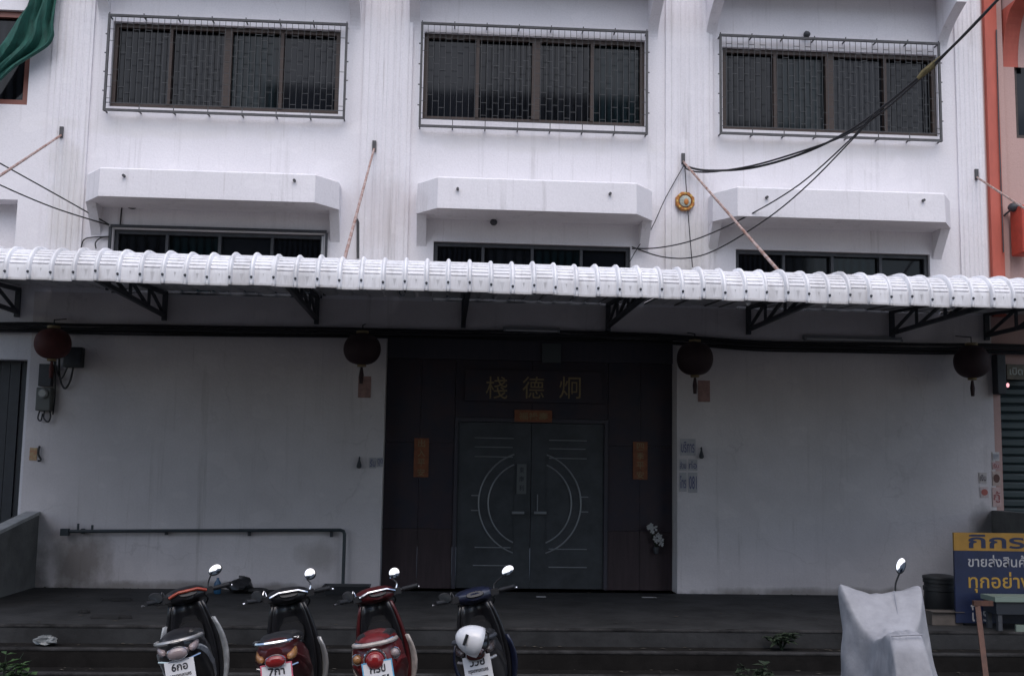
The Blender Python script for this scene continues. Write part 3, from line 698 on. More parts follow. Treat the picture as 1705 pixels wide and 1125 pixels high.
# ------------------------------------------------------------------ lanterns
def lantern(px, py, w, h, Y, label, m):
    c = W(px, py, Y); k = 1850 / (Y - CY); rx = w / 2 / k; rz = h / 2 / k
    t = thing('lantern', c, label, 'lantern', 'paper lanterns under the awning')
    prof = []
    for i in range(25):
        a = -math.pi / 2 + math.pi * i / 24; prof.append((max(.05, rx * math.cos(a) ** .75 if math.cos(a) > 0 else .05), rz * math.sin(a)))
    n = 32; vs = []; fs = []
    for (r, z) in prof:
        for q_ in range(n):
            rr = r * (1 - .05 * (q_ % 2)); vs.append((rr * math.cos(2 * math.pi * q_ / n), rr * math.sin(2 * math.pi * q_ / n), z))
    for i in range(24):
        for q_ in range(n): fs.append((i * n + q_, i * n + (q_ + 1) % n, (i + 1) * n + (q_ + 1) % n, (i + 1) * n + q_))
    MB().add(vs, fs, True).build('shade', m, t, local=True)
    MB().lathe([(.07, 0), (.075, .012), (.07, .03)], (0, 0, rz), 16).build('cap', GOLD, t, local=True)
    MB().lathe([(.05, -.025), (.055, -.01), (.05, 0)], (0, 0, -rz), 16).build('cap', GOLD, t, local=True)
    MB().lathe([(.02, -.22), (.028, -.12), (.014, -.03)], (0, 0, -rz), 10).build('tassel', m, t, local=True)
    MB().tube([(0, 0, rz + .02), (0, 0, rz + .1), (.0, -Y - .02, rz + .16)], .007, 6).build('hanger', CABLE, t, local=True)
lantern(603, 581, 62, 52, -.42, 'dark red round lantern at the corner post left of the doorway', LANT)
lantern(1157, 597, 62, 56, -.42, 'dark red round lantern at the corner post right of the doorway', LANT)
lantern(1618, 602, 60, 56, -.42, 'dark red round lantern at the pink building corner', LANT)
lantern(88, 572, 58, 50, -.42, 'red lantern above the electricity meter', mat('lantern_red', (.085, .018, .016), .7, var=.3, vscale=12))

# ------------------------------------------------------------------ doorway sign, couplets, plaques
ns = thing('name_board', W(888, 645, YB), 'dark doorway board with three gold Chinese characters', 'sign')
p0 = W(775, 615, YB); p1 = W(1000, 672, YB)
MB().box(p0.x, p1.x, YB - .075, YB - .026, p1.z, p0.z).build('board', STONE, ns)
for ch, px in (('棧', 827), ('德', 888), ('炯', 949)):
    c = W(px, 645, YB - .08); text_mb(ch, c.x, c.z, .265, .27, YB - .079, bold=.0).build('lettering', GOLD, ns)
def plate_thing(name, px0, py0, px1, py1, Y, m, th, label, cat, texts, tm, group=None, bold=.01):
    a = W(px0, py0, Y); b = W(px1, py1, Y); x0, x1, z0, z1 = a.x, b.x, b.z, a.z
    t = thing(name, ((x0 + x1) / 2, Y, z0), label, cat, group)
    MB().box(x0, x1, Y - .004, Y + th, z0, z1).build('panel', m, t)
    for (s, u, v, w, h) in texts:
        text_mb(s, x0 + (x1 - x0) * u, z0 + (z1 - z0) * v, (x1 - x0) * w, (z1 - z0) * h, Y - .007, bold=bold).build('lettering', tm, t)
    return t
RP2 = mat('orange_red_plaque', (.25, .08, .032), .6, var=.4, vscale=16)
plate_thing('lintel_plaque', 857, 682, 919, 703, YB - .05, RP2, .02, 'small orange red plaque with gold characters over the steel door', 'plaque', [('福祿壽', .5, .5, .78, .6)], GOLD)
for (x0, x1, y0, y1, s, lab) in ((690, 713, 729, 794, '出入平安', 'red paper couplet strip on the dark stone left of the steel door'), (1054, 1078, 735, 798, '四季平安', 'red paper couplet strip on the dark stone right of the steel door')):
    plate_thing('couplet', x0, y0, x1, y1, YB - .028, RP2, .003, lab, 'couplet', [(ch, .5, .87 - .25 * i, .5, .19) for i, ch in enumerate(s)], GOLD, 'red couplets beside the door')
mp_ = plate_thing('wall_mirror', 903, 571, 934, 604, YB - .085, mat('dull_mirror', (.10, .11, .11), .35, .3), .02, 'small pale mirror plaque above the gold characters', 'mirror', [], GOLD)
lp = plate_thing('lock_plate', 861, 772, 876, 822, YB - .035, mat('lock_steel', (.18, .19, .19), .35, .6), .02, 'narrow steel name plate fixed on the door leaf', 'plate', [('東', .5, .8, .5, .2), ('南', .5, .5, .5, .2), ('利', .5, .2, .5, .2)], STEEL)
plate_thing('paper_charm', 597, 626, 617, 662, -.004, FADED, .002, 'faded red paper charm below the lantern left of the doorway', 'paper', [], GOLD)
plate_thing('paper_charm', 1162, 633, 1182, 669, -.004, FADED, .002, 'faded red paper charm below the lantern right of the doorway', 'paper', [], GOLD)
INK = mat('stamp_ink', (.13, .13, .24), .8); SPAP = mat('stamp_ground', (.46, .45, .47), .8, var=.2)
for (x0, y0, x1, y1, s, lab) in ((615, 761, 626, 779, 'รับ', 'small blue ink stamp on the wall beside the doorway'), (628, 761, 638, 777, 'ดูด', 'small blue square stamp touching the doorway edge')):
    plate_thing('wall_stamp', x0, y0, x1, y1, -.004, SPAP, .002, lab, 'stamp', [(s, .5, .5, .8, .7)], INK)
k_ = 0
for (x0, y0, x1, y1, s, lab) in ((1132, 730, 1158, 758, 'บริการ', 'topmost blue ink stamp right of the doorway'), (1131, 764, 1143, 783, 'ส้วม', 'blue ink stamp at doorway edge, upper of two'), (1146, 764, 1161, 783, 'ท่อ', 'blue ink stamp outer column, upper of two'), (1131, 786, 1143, 818, 'โทร', 'blue ink stamp at doorway edge, lower of two'), (1146, 786, 1161, 820, '081', 'blue ink stamp outer column, lower of two')):
    plate_thing('wall_stamp', x0, y0, x1, y1, -.004, SPAP, .002, lab, 'stamp', [(s, .5, .5, .85, .65)], INK)
for (px, py, lab) in ((598, 770, 'small black pear shaped wall fitting left of the doorway'), (1168, 754, 'small black pear shaped wall fitting right of the doorway')):
    p = W(px, py, -.04)
    t = MB().lathe([(.006, .075), (.012, .03), (.028, -.03), (.03, -.05), (.014, -.066)], (p.x, -.04, p.z), 12).build('wall_fitting', STEEL)
    tag(t, lab, 'fitting', 'black fittings beside the doorway')
    MB().box(p.x - .008, p.x + .008, -.04, -.001, p.z + .05, p.z + .066).build('hook', STEEL, t)

# white flowers by the door
fl = thing('flower_bunch', W(1090, 905, YB - .1), 'bunch of pale white flowers hanging on the dark stone', 'flowers')
FLW = mat('pale_petal', (.42, .42, .42), .8); LEAF = mat('leaf_green', (.022, .038, .018), .7, var=.4, vscale=10)
rng = random.Random(5); mb = MB(); st_ = MB()
for k in range(12):
    u = rng.random(); c = W(1084 + 18 * u + rng.uniform(-7, 7), 872 + 34 * u, YB - .1)
    for j in range(6):
        a = j * math.pi / 3 + rng.random(); r = .028 + .012 * rng.random(); d_ = Vector((math.cos(a), -.4, math.sin(a)))
        t_ = Vector((-math.sin(a), 0, math.cos(a))) * .012
        mb.add([c, c + d_ * r * .6 + t_, c + d_ * r, c + d_ * r * .6 - t_], [(0, 1, 2, 3)])
    st_.tube([c, W(1092, 912, YB - .045)], .003, 4)
mb.build('petals', FLW, fl); st_.build('stems', LEAF, fl)
p = W(1092, 914, YB - .05); MB().lathe([(.025, -.05), (.04, .02), (.034, .03)], (p.x, YB - .065, p.z), 12).build('holder', STEEL, fl)

# eight sided plaque on the upper wall
bq = thing('octagon_plaque', W(1141, 352, -.06), 'orange eight sided ceramic plaque with round mirror on the fluted pilaster', 'plaque')
c = W(1141, 335, -.09); ro = 17.5 / 138
octg = lambda r, y: [(c.x + r * math.cos(R(22.5 + 45 * k)), y, c.z + r * math.sin(R(22.5 + 45 * k))) for k in range(8)]
MB().loft([octg(ro, -.05), octg(ro, -.085), octg(ro * .9, -.10), octg(ro * .70, -.10), octg(ro * .66, -.085)], caps=True).build('frame', mat('orange_glaze', (.48, .19, .03), .4, var=.5, vscale=30, dark=(.28, .10, .02)), bq)
MB().lathe([(ro * .6, -.088), (ro * .55, -.1), (ro * .3, -.104)], (c.x, 0, c.z), 20, 'y').build('mirror', mat('pale_mirror', (.45, .47, .40), .3, .2, var=.5, vscale=30), bq)
for k in range(8):
    a = R(45 * k); r = ro * .8; MB().box(-.012, .012, -.003, .003, -.009, .009).xf(Matrix.Translation((c.x + r * math.cos(a), -.103, c.z + r * math.sin(a))) @ Matrix.Rotation(-a + math.pi / 2, 4, 'Y')).build('trigram', mat('trigram_paint', (.62, .42, .10), .5), bq)
MB().ell((c.x + .01, -.107, c.z - .01), (.03, .012, .04), 10, 8).build('figure', mat('figure_orange', (.45, .16, .03), .5), bq)

# small lamps on the wall
for (px, py, lab) in ((822, 369, 'small black wall lamp under the middle hood'), (1343, 57, 'small black wall lamp above the grilled window crossed by cables')):
    p = W(px, py, -.06); t = thing('wall_lamp', (p.x, 0, p.z), lab, 'lamp')
    MB().ell((p.x, -.07, p.z - .01), (.045, .05, .04), 14, 8).build('housing', STEEL, t); MB().tube([(p.x, -.05, p.z + .03), (p.x, .004, p.z + .035)], .016, 8).build('arm', STEEL, t)
# fluorescent battens
for (x0, x1, y, lab) in ((1338, 1502, 563, 'grey fluorescent batten under the awning over the right bay'), (838, 932, 548, 'grey fluorescent batten under the awning over the doorway')):
    a = W(x0, y - 2, -.05); b = W(x1, y + 1, -.05); z = (a.z + b.z) / 2
    t = thing('fluorescent_batten', (a.x, 0, z), lab, 'lamp')
    MB().box(a.x, b.x, -.05, -.001, z - .02, z + .025).build('housing', GALV, t)
    MB().tube([(a.x + .03, -.07, z - .025), (b.x - .03, -.07, z - .025)], .014, 8).build('tube', mat('unlit_tube', (.5, .5, .5), .3), t)
    for x in (a.x + .015, b.x - .015): MB().box(x - .013, x + .013, -.085, -.05, z - .042, z - .008).build('holder', GALV, t)

# electricity meters at the left pier
em = thing('electricity_meter', W(76, 690, -.02), 'grey electricity meter with cable loops on the pier by the shutter', 'meter')
a = W(64, 645, -.05); b = W(86, 684, -.05)
MB().box(a.x, b.x, -.12, -.001, b.z, a.z).build('case', mat('meter_case', (.10, .105, .10), .5), em, bevel=.01)
g = W(74, 655, -.12); MB().lathe([(.055, .0), (.055, -.03), (.04, -.045)], (g.x - .01, -.12, g.z), 16, 'y').build('dial', mat('meter_dial', (.28, .29, .29), .25), em)
a2 = W(68, 606, -.05); b2 = W(86, 643, -.05); MB().box(a2.x, b2.x, -.10, -.001, b2.z, a2.z).build('upper_case', STEEL, em)
for (pp) in (((66, 684), (63, 696), (68, 700), (71, 688)), ((74, 684), (73, 696), (80, 702), (84, 694), (83, 684)), ((88, 690), (92, 650), (90, 600), (86, 570))):
    MB().tube(smooth_path([W(x, y, -.05) for (x, y) in pp], 4), .009, 6).build('cable_loop', CABLE, em)
jb = thing('junction_box', W(124, 612, -.02), 'dark square junction box with drooping wires under the awning corner', 'box')
a = W(109, 578, -.05); b = W(138, 612, -.05); MB().box(a.x, b.x, -.11, -.001, b.z, a.z).build('case', mat('box_dark', (.03, .033, .035), .6), jb, bevel=.01)
MB().box(a.x + .02, b.x - .02, -.117, -.111, b.z + .03, a.z - .03).build('lid', STEEL, jb)
MB().tube(smooth_path([W(x, y, -.05) for (x, y) in ((99, 590), (99, 625), (107, 646), (116, 636), (122, 612))], 5), .012, 6).build('cable_loop', CABLE, jb)
MB().tube(smooth_path([W(x, y, -.07) for (x, y) in ((94, 585), (93, 612), (102, 630), (112, 612))], 5), .010, 6).build('cable_loop', CABLE, jb)
nt_ = plate_thing('notice', 50, 745, 61, 766, -.004, mat('yellow_notice', (.45, .36, .2), .7, var=.5, vscale=30, dark=(.45, .15, .08)), .004, 'small yellowed notice on the pier by the shutter', 'notice', [], GOLD)
MB().tube(smooth_path([W(x, y, -.03) for (x, y) in ((66, 742), (64, 756), (68, 765), (63, 767))], 4), .012, 6).build('tie', CABLE, nt_)
# posters on the pink pier and the wall beside it
for (x0, y0, x1, y1, c1, c2, s, lab) in ((1652, 752, 1664, 767, (.62, .6, .6), (.35, .35, .4), '8899', 'striped white paper slip topmost on the pink pier'), (1652, 769, 1664, 781, (.55, .38, .38), (.3, .1, .1), 'รับ', 'pinkish slip second down on the pink pier'), (1652, 784, 1666, 808, (.5, .4, .36), (.12, .06, .05), '●', 'paper with dark oval picture on the pink pier'), (1652, 811, 1667, 843, (.58, .42, .40), (.3, .1, .1), 'กู้', 'lowest pink poster on the pink pier'), (1630, 786, 1643, 804, (.55, .5, .48), (.1, .08, .1), 'เงิน', 'small printed paper on the white wall edge, upper one'), (1632, 810, 1646, 828, (.6, .5, .5), (.4, .12, .1), '●', 'small printed paper with red mark on the white wall edge')):
    plate_thing('poster', x0, y0, x1, y1, -.006, mat('poster_%d' % y0, c1, .8, var=.25, vscale=30), .003, lab, 'poster', [(s, .5, .5, .8, .6)], mat('poster_ink_%d' % y0, c2, .8), 'posters at the pink pier')
# clutter box on the pink corner
kx = thing('control_box', W(1672, 630, -.1), 'black electrical box with tiny red indicator on the pink pier', 'box')
a = W(1657, 590, -.1); b = W(1674, 656, -.1); MB().box(a.x, b.x, -.14, -.001, b.z, a.z).build('case', STEEL, kx, bevel=.01)
em_ = bpy.data.materials.new('indicator'); em_.use_nodes = True; eb = em_.node_tree.nodes['Principled BSDF']; eb.inputs['Emission Color'].default_value = (1, .45, .5, 1); eb.inputs['Emission Strength'].default_value = .8; eb.inputs['Base Color'].default_value = (.6, .2, .2, 1)
p = W(1678, 641, -.12); MB().ell((p.x, -.12, p.z), (.02, .015, .028), 10, 6).build('indicator', em_, kx); MB().tube([(p.x, -.11, p.z), (b.x - .02, -.1, p.z + .02)], .008, 6).build('stem', STEEL, kx)
plate_thing('shop_sign', 1676, 606, 1720, 632, -.05, mat('dim_sign', (.16, .14, .10), .6, var=.6, vscale=14), .045, 'dim yellowish shop sign above the green roller shutter', 'sign', [('เปิด', .35, .55, .5, .5)], mat('sign_pale', (.4, .42, .38), .6))
# orange red box and black bracket on the pink wall
ob = thing('wall_box', W(1700, 430, -.2), 'orange red box hanging on the pink wall by a black bracket', 'box')
a = W(1690, 345, -.2); b = W(1722, 425, -.2); MB().box(a.x, b.x, -.36, -.06, b.z, a.z).build('case', mat('box_red', (.48, .06, .035), .5, var=.3, vscale=8), ob, bevel=.02)
MB().tube([W(1668, 362, -.02), W(1680, 352, -.1), W(1694, 343, -.2)], .012, 6).build('bracket', STEEL, ob)
p = W(1690, 345, -.18); MB().ell((p.x, p.y, p.z), (.09, .08, .06), 12, 8).build('clamp', STEEL, ob)

# green netting hanging over the left window
net = MB(); rng = random.Random(2)
NETM = mat('green_net', (.010, .088, .068), .8, var=.5, vscale=7, stretch=(3, 3, .8)); 
nu, nv = 22, 30; vs = []; fs = []
LP = [(30, -60), (48, -5), (30, 30), (8, 70), (-25, 120), (-60, 170)]; RP_ = [(112, -60), (96, -5), (91, 40), (86, 76), (20, 118), (-50, 185)]
def along(P, t):
    q_ = smooth_path([Vector((a_, b_, 0)) for (a_, b_) in P], 8); return q_[min(len(q_) - 1, int(round(t * (len(q_) - 1))))]
for j in range(nv + 1):
    v_ = j / nv; a_ = along(LP, v_); b_ = along(RP_, v_)
    for i in range(nu + 1):
        u = i / nu; p = a_.lerp(b_, u)
        f_ = math.sin(u * 15 + v_ * 5) * .045 + math.sin(u * 33 - v_ * 3) * .02
        p = W(p.x, p.y, -.16); vs.append((p.x, -.17 + f_, p.z))
for j in range(nv):
    for i in range(nu): fs.append((j * (nu + 1) + i, j * (nu + 1) + i + 1, (j + 1) * (nu + 1) + i + 1, (j + 1) * (nu + 1) + i))
o = net.add(vs, fs, True).build('shade_net', NETM); s_ = o.modifiers.new('t', 'SOLIDIFY'); s_.thickness = .006
tag(o, 'green shade netting draped over the neighbouring window', 'netting')

# ------------------------------------------------------------------ terrace clutter
def on_terrace(px, py, Z=ZP): return WG(px, py, Z)
# rubbish bag and rags by the left wall
p = on_terrace(392, 980)
rb = thing('rubbish_bag', (p.x, -.35, ZP), 'dark rubbish bag with blue bottle slumped against the white wall', 'bag')
rng = random.Random(9); vs = []; nu, nv = 18, 10; fs = []
for i in range(nv + 1):
    t = math.pi * i / nv
    for k in range(nu):
        a = 2 * math.pi * k / nu; w = 1 + .18 * math.sin(3 * a + i) + rng.uniform(-.1, .1)
        vs.append((.10 + .17 * w * math.sin(t) * math.cos(a), .13 * w * math.sin(t) * math.sin(a), .078 + .075 * math.cos(t) * (1 + .25 * math.sin(3 * a + 1)) * (1 + .3 * math.cos(a))))
for i in range(nv):
    for k in range(nu): fs.append((i * nu + k, i * nu + (k + 1) % nu, (i + 1) * nu + (k + 1) % nu, (i + 1) * nu + k))
MB().add(vs, fs, True).build('bag', mat('bag_black', (.02, .02, .023), .4), rb, local=True)
MB().lathe([(.035, .003), (.04, .02), (.04, .12), (.015, .16), (.015, .18)], (-.11, -.12, 0), 14).build('bottle', mat('blue_bottle', (.02, .08, .16), .3), rb, local=True)
MB().ell((.32, 0, .03), (.13, .1, .032), 12, 6).build('rag', mat('rag_dark', (.03, .03, .032), .9), rb, local=True)
# flattened litter on the terrace floor
DKR = mat('damp_rag', (.010, .010, .011), .9, var=.4, vscale=20); PALE = mat('pale_paper', (.34, .34, .35), .8)
for (px, py, rx, ry, m, lab) in ((193, 999, .16, .10, DKR, 'dark crumpled rag furthest back on the terrace floor'), (186, 1028, .20, .10, DKR, 'wide dark crumpled rag near the terrace edge'), (263, 1006, .13, .09, DKR, 'dark round rag beside the red and white scooter'), (140, 1020, .05, .04, DKR, 'smallest dark scrap between the rags'), (901, 993, .055, .05, PALE, 'square pale paper in front of the steel door'), (1081, 994, .085, .03, PALE, 'narrow pale strip lying before the dark stone doorway')):
    p = on_terrace(px, py); mb = MB(); rng = random.Random(px); n = 16; ring = []
    for lev, (s, z) in enumerate(((1, .003), (.9, .022), (.5, .034))):
        for k in range(n):
            a = 2 * math.pi * k / n; w = s * (1 + (.22 if m is DKR else .04) * math.sin(k * 2.3 + px)); ex = .5 if m is PALE else 1
            ca, sa = math.cos(a), math.sin(a)
            if m is PALE: q_ = max(abs(ca), abs(sa)); ca /= q_; sa /= q_
            ring.append((p.x + rx * w * ca, p.y + ry * w * sa, ZP + z * (1 if m is DKR else .2)))
    fs = [(l * n + k, l * n + (k + 1) % n, (l + 1) * n + (k + 1) % n, (l + 1) * n + k) for l in range(2) for k in range(n)] + [tuple(2 * n + k for k in range(n)), tuple(reversed(range(n)))]
    tag(mb.add(ring, fs, m is DKR).build('rag' if m is DKR else 'paper_scrap', m), lab, 'rag' if m is DKR else 'paper')
# plastic bag on the step
p = WG(80, 1072, ZP - .155); pb = MB(); rng = random.Random(4)
vs = []; fs = []; nu, nv = 14, 7
for i in range(nv + 1):
    t = math.pi * i / nv
    for k in range(nu):
        a = 2 * math.pi * k / nu; w = 1 + rng.uniform(-.25, .25)
        vs.append((p.x + .10 * w * math.sin(t) * math.cos(a), PF - .15 + .07 * w * math.sin(t) * math.sin(a), ZP - .155 + .045 + .042 * math.cos(t) * (1 + rng.uniform(-.1, .2))))
for i in range(nv):
    for k in range(nu): fs.append((i * nu + k, i * nu + (k + 1) % nu, (i + 1) * nu + (k + 1) % nu, (i + 1) * nu + k))
tag(pb.add(vs, fs, False).build('plastic_bag', mat('thin_plastic', (.22, .235, .24), .35, var=.5, vscale=25)), 'crumpled pale plastic bag lying on the step', 'bag')
# plants
def weed(loc, h, n, spread, label, seed, m=LEAF):
    t = thing('weed', loc, label, 'plant', 'weeds by the steps'); rng = random.Random(seed); st = MB(); lf = MB()
    for k in range(n):
        a = rng.random() * 2 * math.pi; tip = Vector((math.cos(a) * spread * rng.random(), math.sin(a) * spread * .6 * rng.random(), h * rng.uniform(.5, 1)))
        pts = [Vector((0, 0, 0)).lerp(tip, s) + Vector((0, 0, .06 * math.sin(s * 3.1))) for s in (0, .35, .7, 1)]
        st.tube(pts, [.006, .005, .004, .002], 4)
        for j in range(9):
            s = rng.uniform(.25, 1); c = Vector((0, 0, 0)).lerp(tip, s) + Vector((0, 0, .06 * math.sin(s * 3.1)))
            b_ = rng.random() * 2 * math.pi; d_ = Vector((math.cos(b_), math.sin(b_), rng.uniform(-.3, .6))).normalized(); L_ = rng.uniform(.06, .12)
            w_ = d_.cross(Vector((0, 0, 1))).normalized() * L_ * .26
            lf.add([c, c + d_ * L_ * .5 + w_, c + d_ * L_ + Vector((0, 0, -.02)), c + d_ * L_ * .5 - w_], [(0, 1, 2), (0, 2, 3)])
    st.build('stems', LEAF, t, local=True); o = lf.build('leaves', m, t, local=True)
    s_ = o.modifiers.new('t', 'SOLIDIFY'); s_.thickness = .001
BR = mat('fresh_leaf', (.040, .090, .025), .6, var=.4, vscale=8)
weed((W(2, 1125, -4.4).x, -4.4, 0),   .50, 16, .30, 'bright green weed at the foot of the steps beyond the shutter', 1, BR)
weed((W(1265, 1120, -3.9).x, -3.92, 0),   .34, 10, .36, 'dark green weed at the foot of the steps under the right bay wall', 2)
weed((W(1300, 1060, PF - .12).x, PF - .15, ZP - .155), .15, 8, .22, 'small weed sprouting from the upper step under the right bay wall', 3)
# bin and cardboard base
p = W(1566, 1030, -2.0)
bn = thing('bin', (p.x, -2.0, ZP), 'black ribbed plastic bin beside the blue sign board', 'bin')
MB().lathe([(.135, .004), (.15, .02), (.155, .28), (.165, .285), (.165, .325), (.155, .33), (.155, .36), (.165, .365), (.165, .40), (.14, .40), (.13, .3)], (0, 0, 0), 28).build('body', mat('bin_black', (.018, .019, .021), .5), bn, local=True)
MB().lathe([(.168, .402), (.172, .412), (.168, .43), (.1, .445), (.03, .45)], (0, 0, 0), 28).build('lid', mat('bin_lid', (.035, .035, .037), .5), bn, local=True)
p = W(1570, 1056, -2.45)
cbx = thing('carton', (p.x, -2.43, ZP), 'flattened beige carton in front of the black bin', 'carton')
MB().box(-.14, .17, -.1, .1, .003, .13).build('box', mat('cardboard', (.11, .095, .085), .9, var=.3), cbx, local=True)
MB().box(-.145, .175, -.13, .0, .131, .135).build('flap', mat('cardboard', (.11, .095, .085), .9), cbx, local=True)

# sign board
YS = -2.55
a = W(1588, 886, YS); b = W(1600, 1050, YS)
SB = thing('sign_board', (a.x + .6, YS, ZP), 'dark blue wholesale sign board with yellow header and Thai lettering', 'sign')
sx0, sx1 = a.x, a.x + 1.25; zt = a.z
zh = W(1600, 916, YS).z
YEL = mat('sign_yellow', (.30, .165, .025), .5, var=.2, vscale=8); NAVY = mat('sign_navy', (.008, .016, .055), .45, var=.25, vscale=6)
MB().box(sx0, sx1, YS, YS + .03, zh, zt).build('header', YEL, SB)
MB().box(sx0, sx1, YS, YS + .03, ZP + .03, zh - .002).build('panel', NAVY, SB)
for x in (sx0 + .03, sx1 - .06): MB().box(x, x + .03, YS + .031, YS + .06, ZP + .003, zt - .05).build('leg', STEEL, SB)
def sgn_text(s, x0, x1, y0, y1, m, bold=.012):
    p = W(x0, y0, YS); q = W(x1, y1, YS); text_mb(s, (p.x + q.x) / 2, (p.z + q.z) / 2, q.x - p.x, p.z - q.z, YS - .003, bold=bold).build('lettering', m, SB)
sgn_text('กิกร', 1612, 1706, 889, 913, NAVY, .02)
SWH = mat('sign_white', (.32, .32, .34), .5); SYL = mat('sign_letter_yellow', (.34, .20, .03), .5)
sgn_text('ขายส่งสินค้า', 1611, 1716, 923, 944, SWH)
sgn_text('ทุกอย่าง', 1612, 1716, 951, 987, SYL)
sgn_text('โทร', 1616, 1646, 1006, 1034, SWH)
# wooden prop and small stand in front of the sign
wp_ = thing('wooden_prop', (W(1634, 1110, -3.95).x, -3.95, 0), 'reddish brown wooden prop with short crosspiece leaning before the sign board', 'wood')
WD = mat('red_brown_timber', (.095, .042, .028), .7, var=.4, vscale=6, stretch=(4, 4, .6))
t0 = W(1627, 1003, -3.35); 
base = Vector((W(1642, 1125, -3.98).x + .02, -3.98, .003))
MB().bar(base, t0, .045, .035).build('post', WD, wp_); MB().bar(t0 + Vector((-.05, -.025, .0)), t0 + Vector((.13, -.025, .0)), .04, .045).build('crosspiece', WD, wp_)
st = thing('display_stand', (W(1700, 1100, -3.0).x, -2.78, ZP), 'dark display stand with pale green top beside the sign board', 'stand')
a = W(1655, 993, -2.9); MINT = mat('mint_top', (.17, .22, .19), .5)
xa = a.x; MB().box(xa, xa + .8, -2.92, -2.63, a.z - .045, a.z).build('top', MINT, st)
MB().box(xa + .02, xa + .78, -2.9, -2.64, ZP + .16, a.z - .047).build('cabinet', mat('stand_dark', (.014, .018, .026), .5), st)
for x in (xa + .04, xa + .72): 
    for y in (-2.89, -2.69): MB().box(x, x + .04, y, y + .04, ZP + .003, ZP + .159).build('leg', STEEL, st)
p = W(1690, 1047, -2.9); MB().box(p.x, p.x + .3, -2.925, -2.901, p.z - .04, p.z + .045).build('drawer_front', mat('dull_green', (.16, .20, .17), .6), st)

# ------------------------------------------------------------------ scooters
def ring(y, cz, hw, hh, n=18, p=2.4, cx=0.0, tilt=0.0):
    out = []
    for k in range(n):
        a = 2 * math.pi * k / n; ca, sa = math.cos(a), math.sin(a)
        x = hw * math.copysign(abs(ca) ** (2 / p), ca); z = hh * math.copysign(abs(sa) ** (2 / p), sa)
        out.append((cx + x, y + tilt * z, cz + z))
    return out
TYRE = mat('tyre', (.014, .014, .015), .8); RIM = mat('wheel_rim', (.18, .18, .19), .4, .6)
LENSR = mat('lens_red', (.24, .015, .015), .15, coat=.6); LENSW = mat('lens_clear', (.30, .24, .24), .12, coat=.6); LENSO = mat('lens_orange', (.34, .16, .06), .15, coat=.6)
PLATEW = mat('plate_white', (.66, .66, .68), .4); PINK_EDGE = mat('plate_edge_pink', (.55, .12, .18), .5); BLUE_EDGE = mat('plate_edge_blue', (.10, .35, .55), .5)
INKB = mat('plate_ink', (.02, .02, .025), .5)
SEATM = mat('seat_vinyl', (.014, .014, .016), .45, bump=.1, bscale=80)
BLKP = mat('black_plastic', (.016, .016, .018), .5)
def wheel_mesh(rad, w):
    t = MB(); n = 28; secs = []
    for k in range(n + 1):
        a = 2 * math.pi * k / n; c, s = math.cos(a), math.sin(a)
        secs.append([(w * math.cos(b), c * (rad - w + w * math.sin(b)), s * (rad - w + w * math.sin(b))) for b in [2 * math.pi * j / 10 for j in range(10)]])
    t.loft(secs, caps=False)
    r = MB(); r.lathe([(rad - 2 * w + .012, -.03), (rad - 2 * w + .012, .03), (rad - 2 * w - .015, .03), (rad - 2 * w - .015, -.03)], n=24, axis='x')
    for k in range(5):
        a = 2 * math.pi * k / 5; r.bar((0, .02 * math.cos(a), .02 * math.sin(a)), (0, (rad - 2 * w) * math.cos(a), (rad - 2 * w) * math.sin(a)), .03, .02, up=(1, 0, 0))
    r.lathe([(.035, -.05), (.04, 0), (.035, .05)], n=14, axis='x')
    return t.mesh('tyre', TYRE), r.mesh('rim', RIM)
TY, RI_ = wheel_mesh(.245, .042)
def wheel(root, y, steer=None, nm='wheel'):
    w = MB().lathe([(.012, -.09), (.012, .09)], n=10, axis='x').build(nm, RIM, root, local=True); w.location = (0, y, .245)
    if steer: w.rotation_euler = (0, 0, steer)
    share('tyre', TY, w); share('rim', RI_, w)
    return w
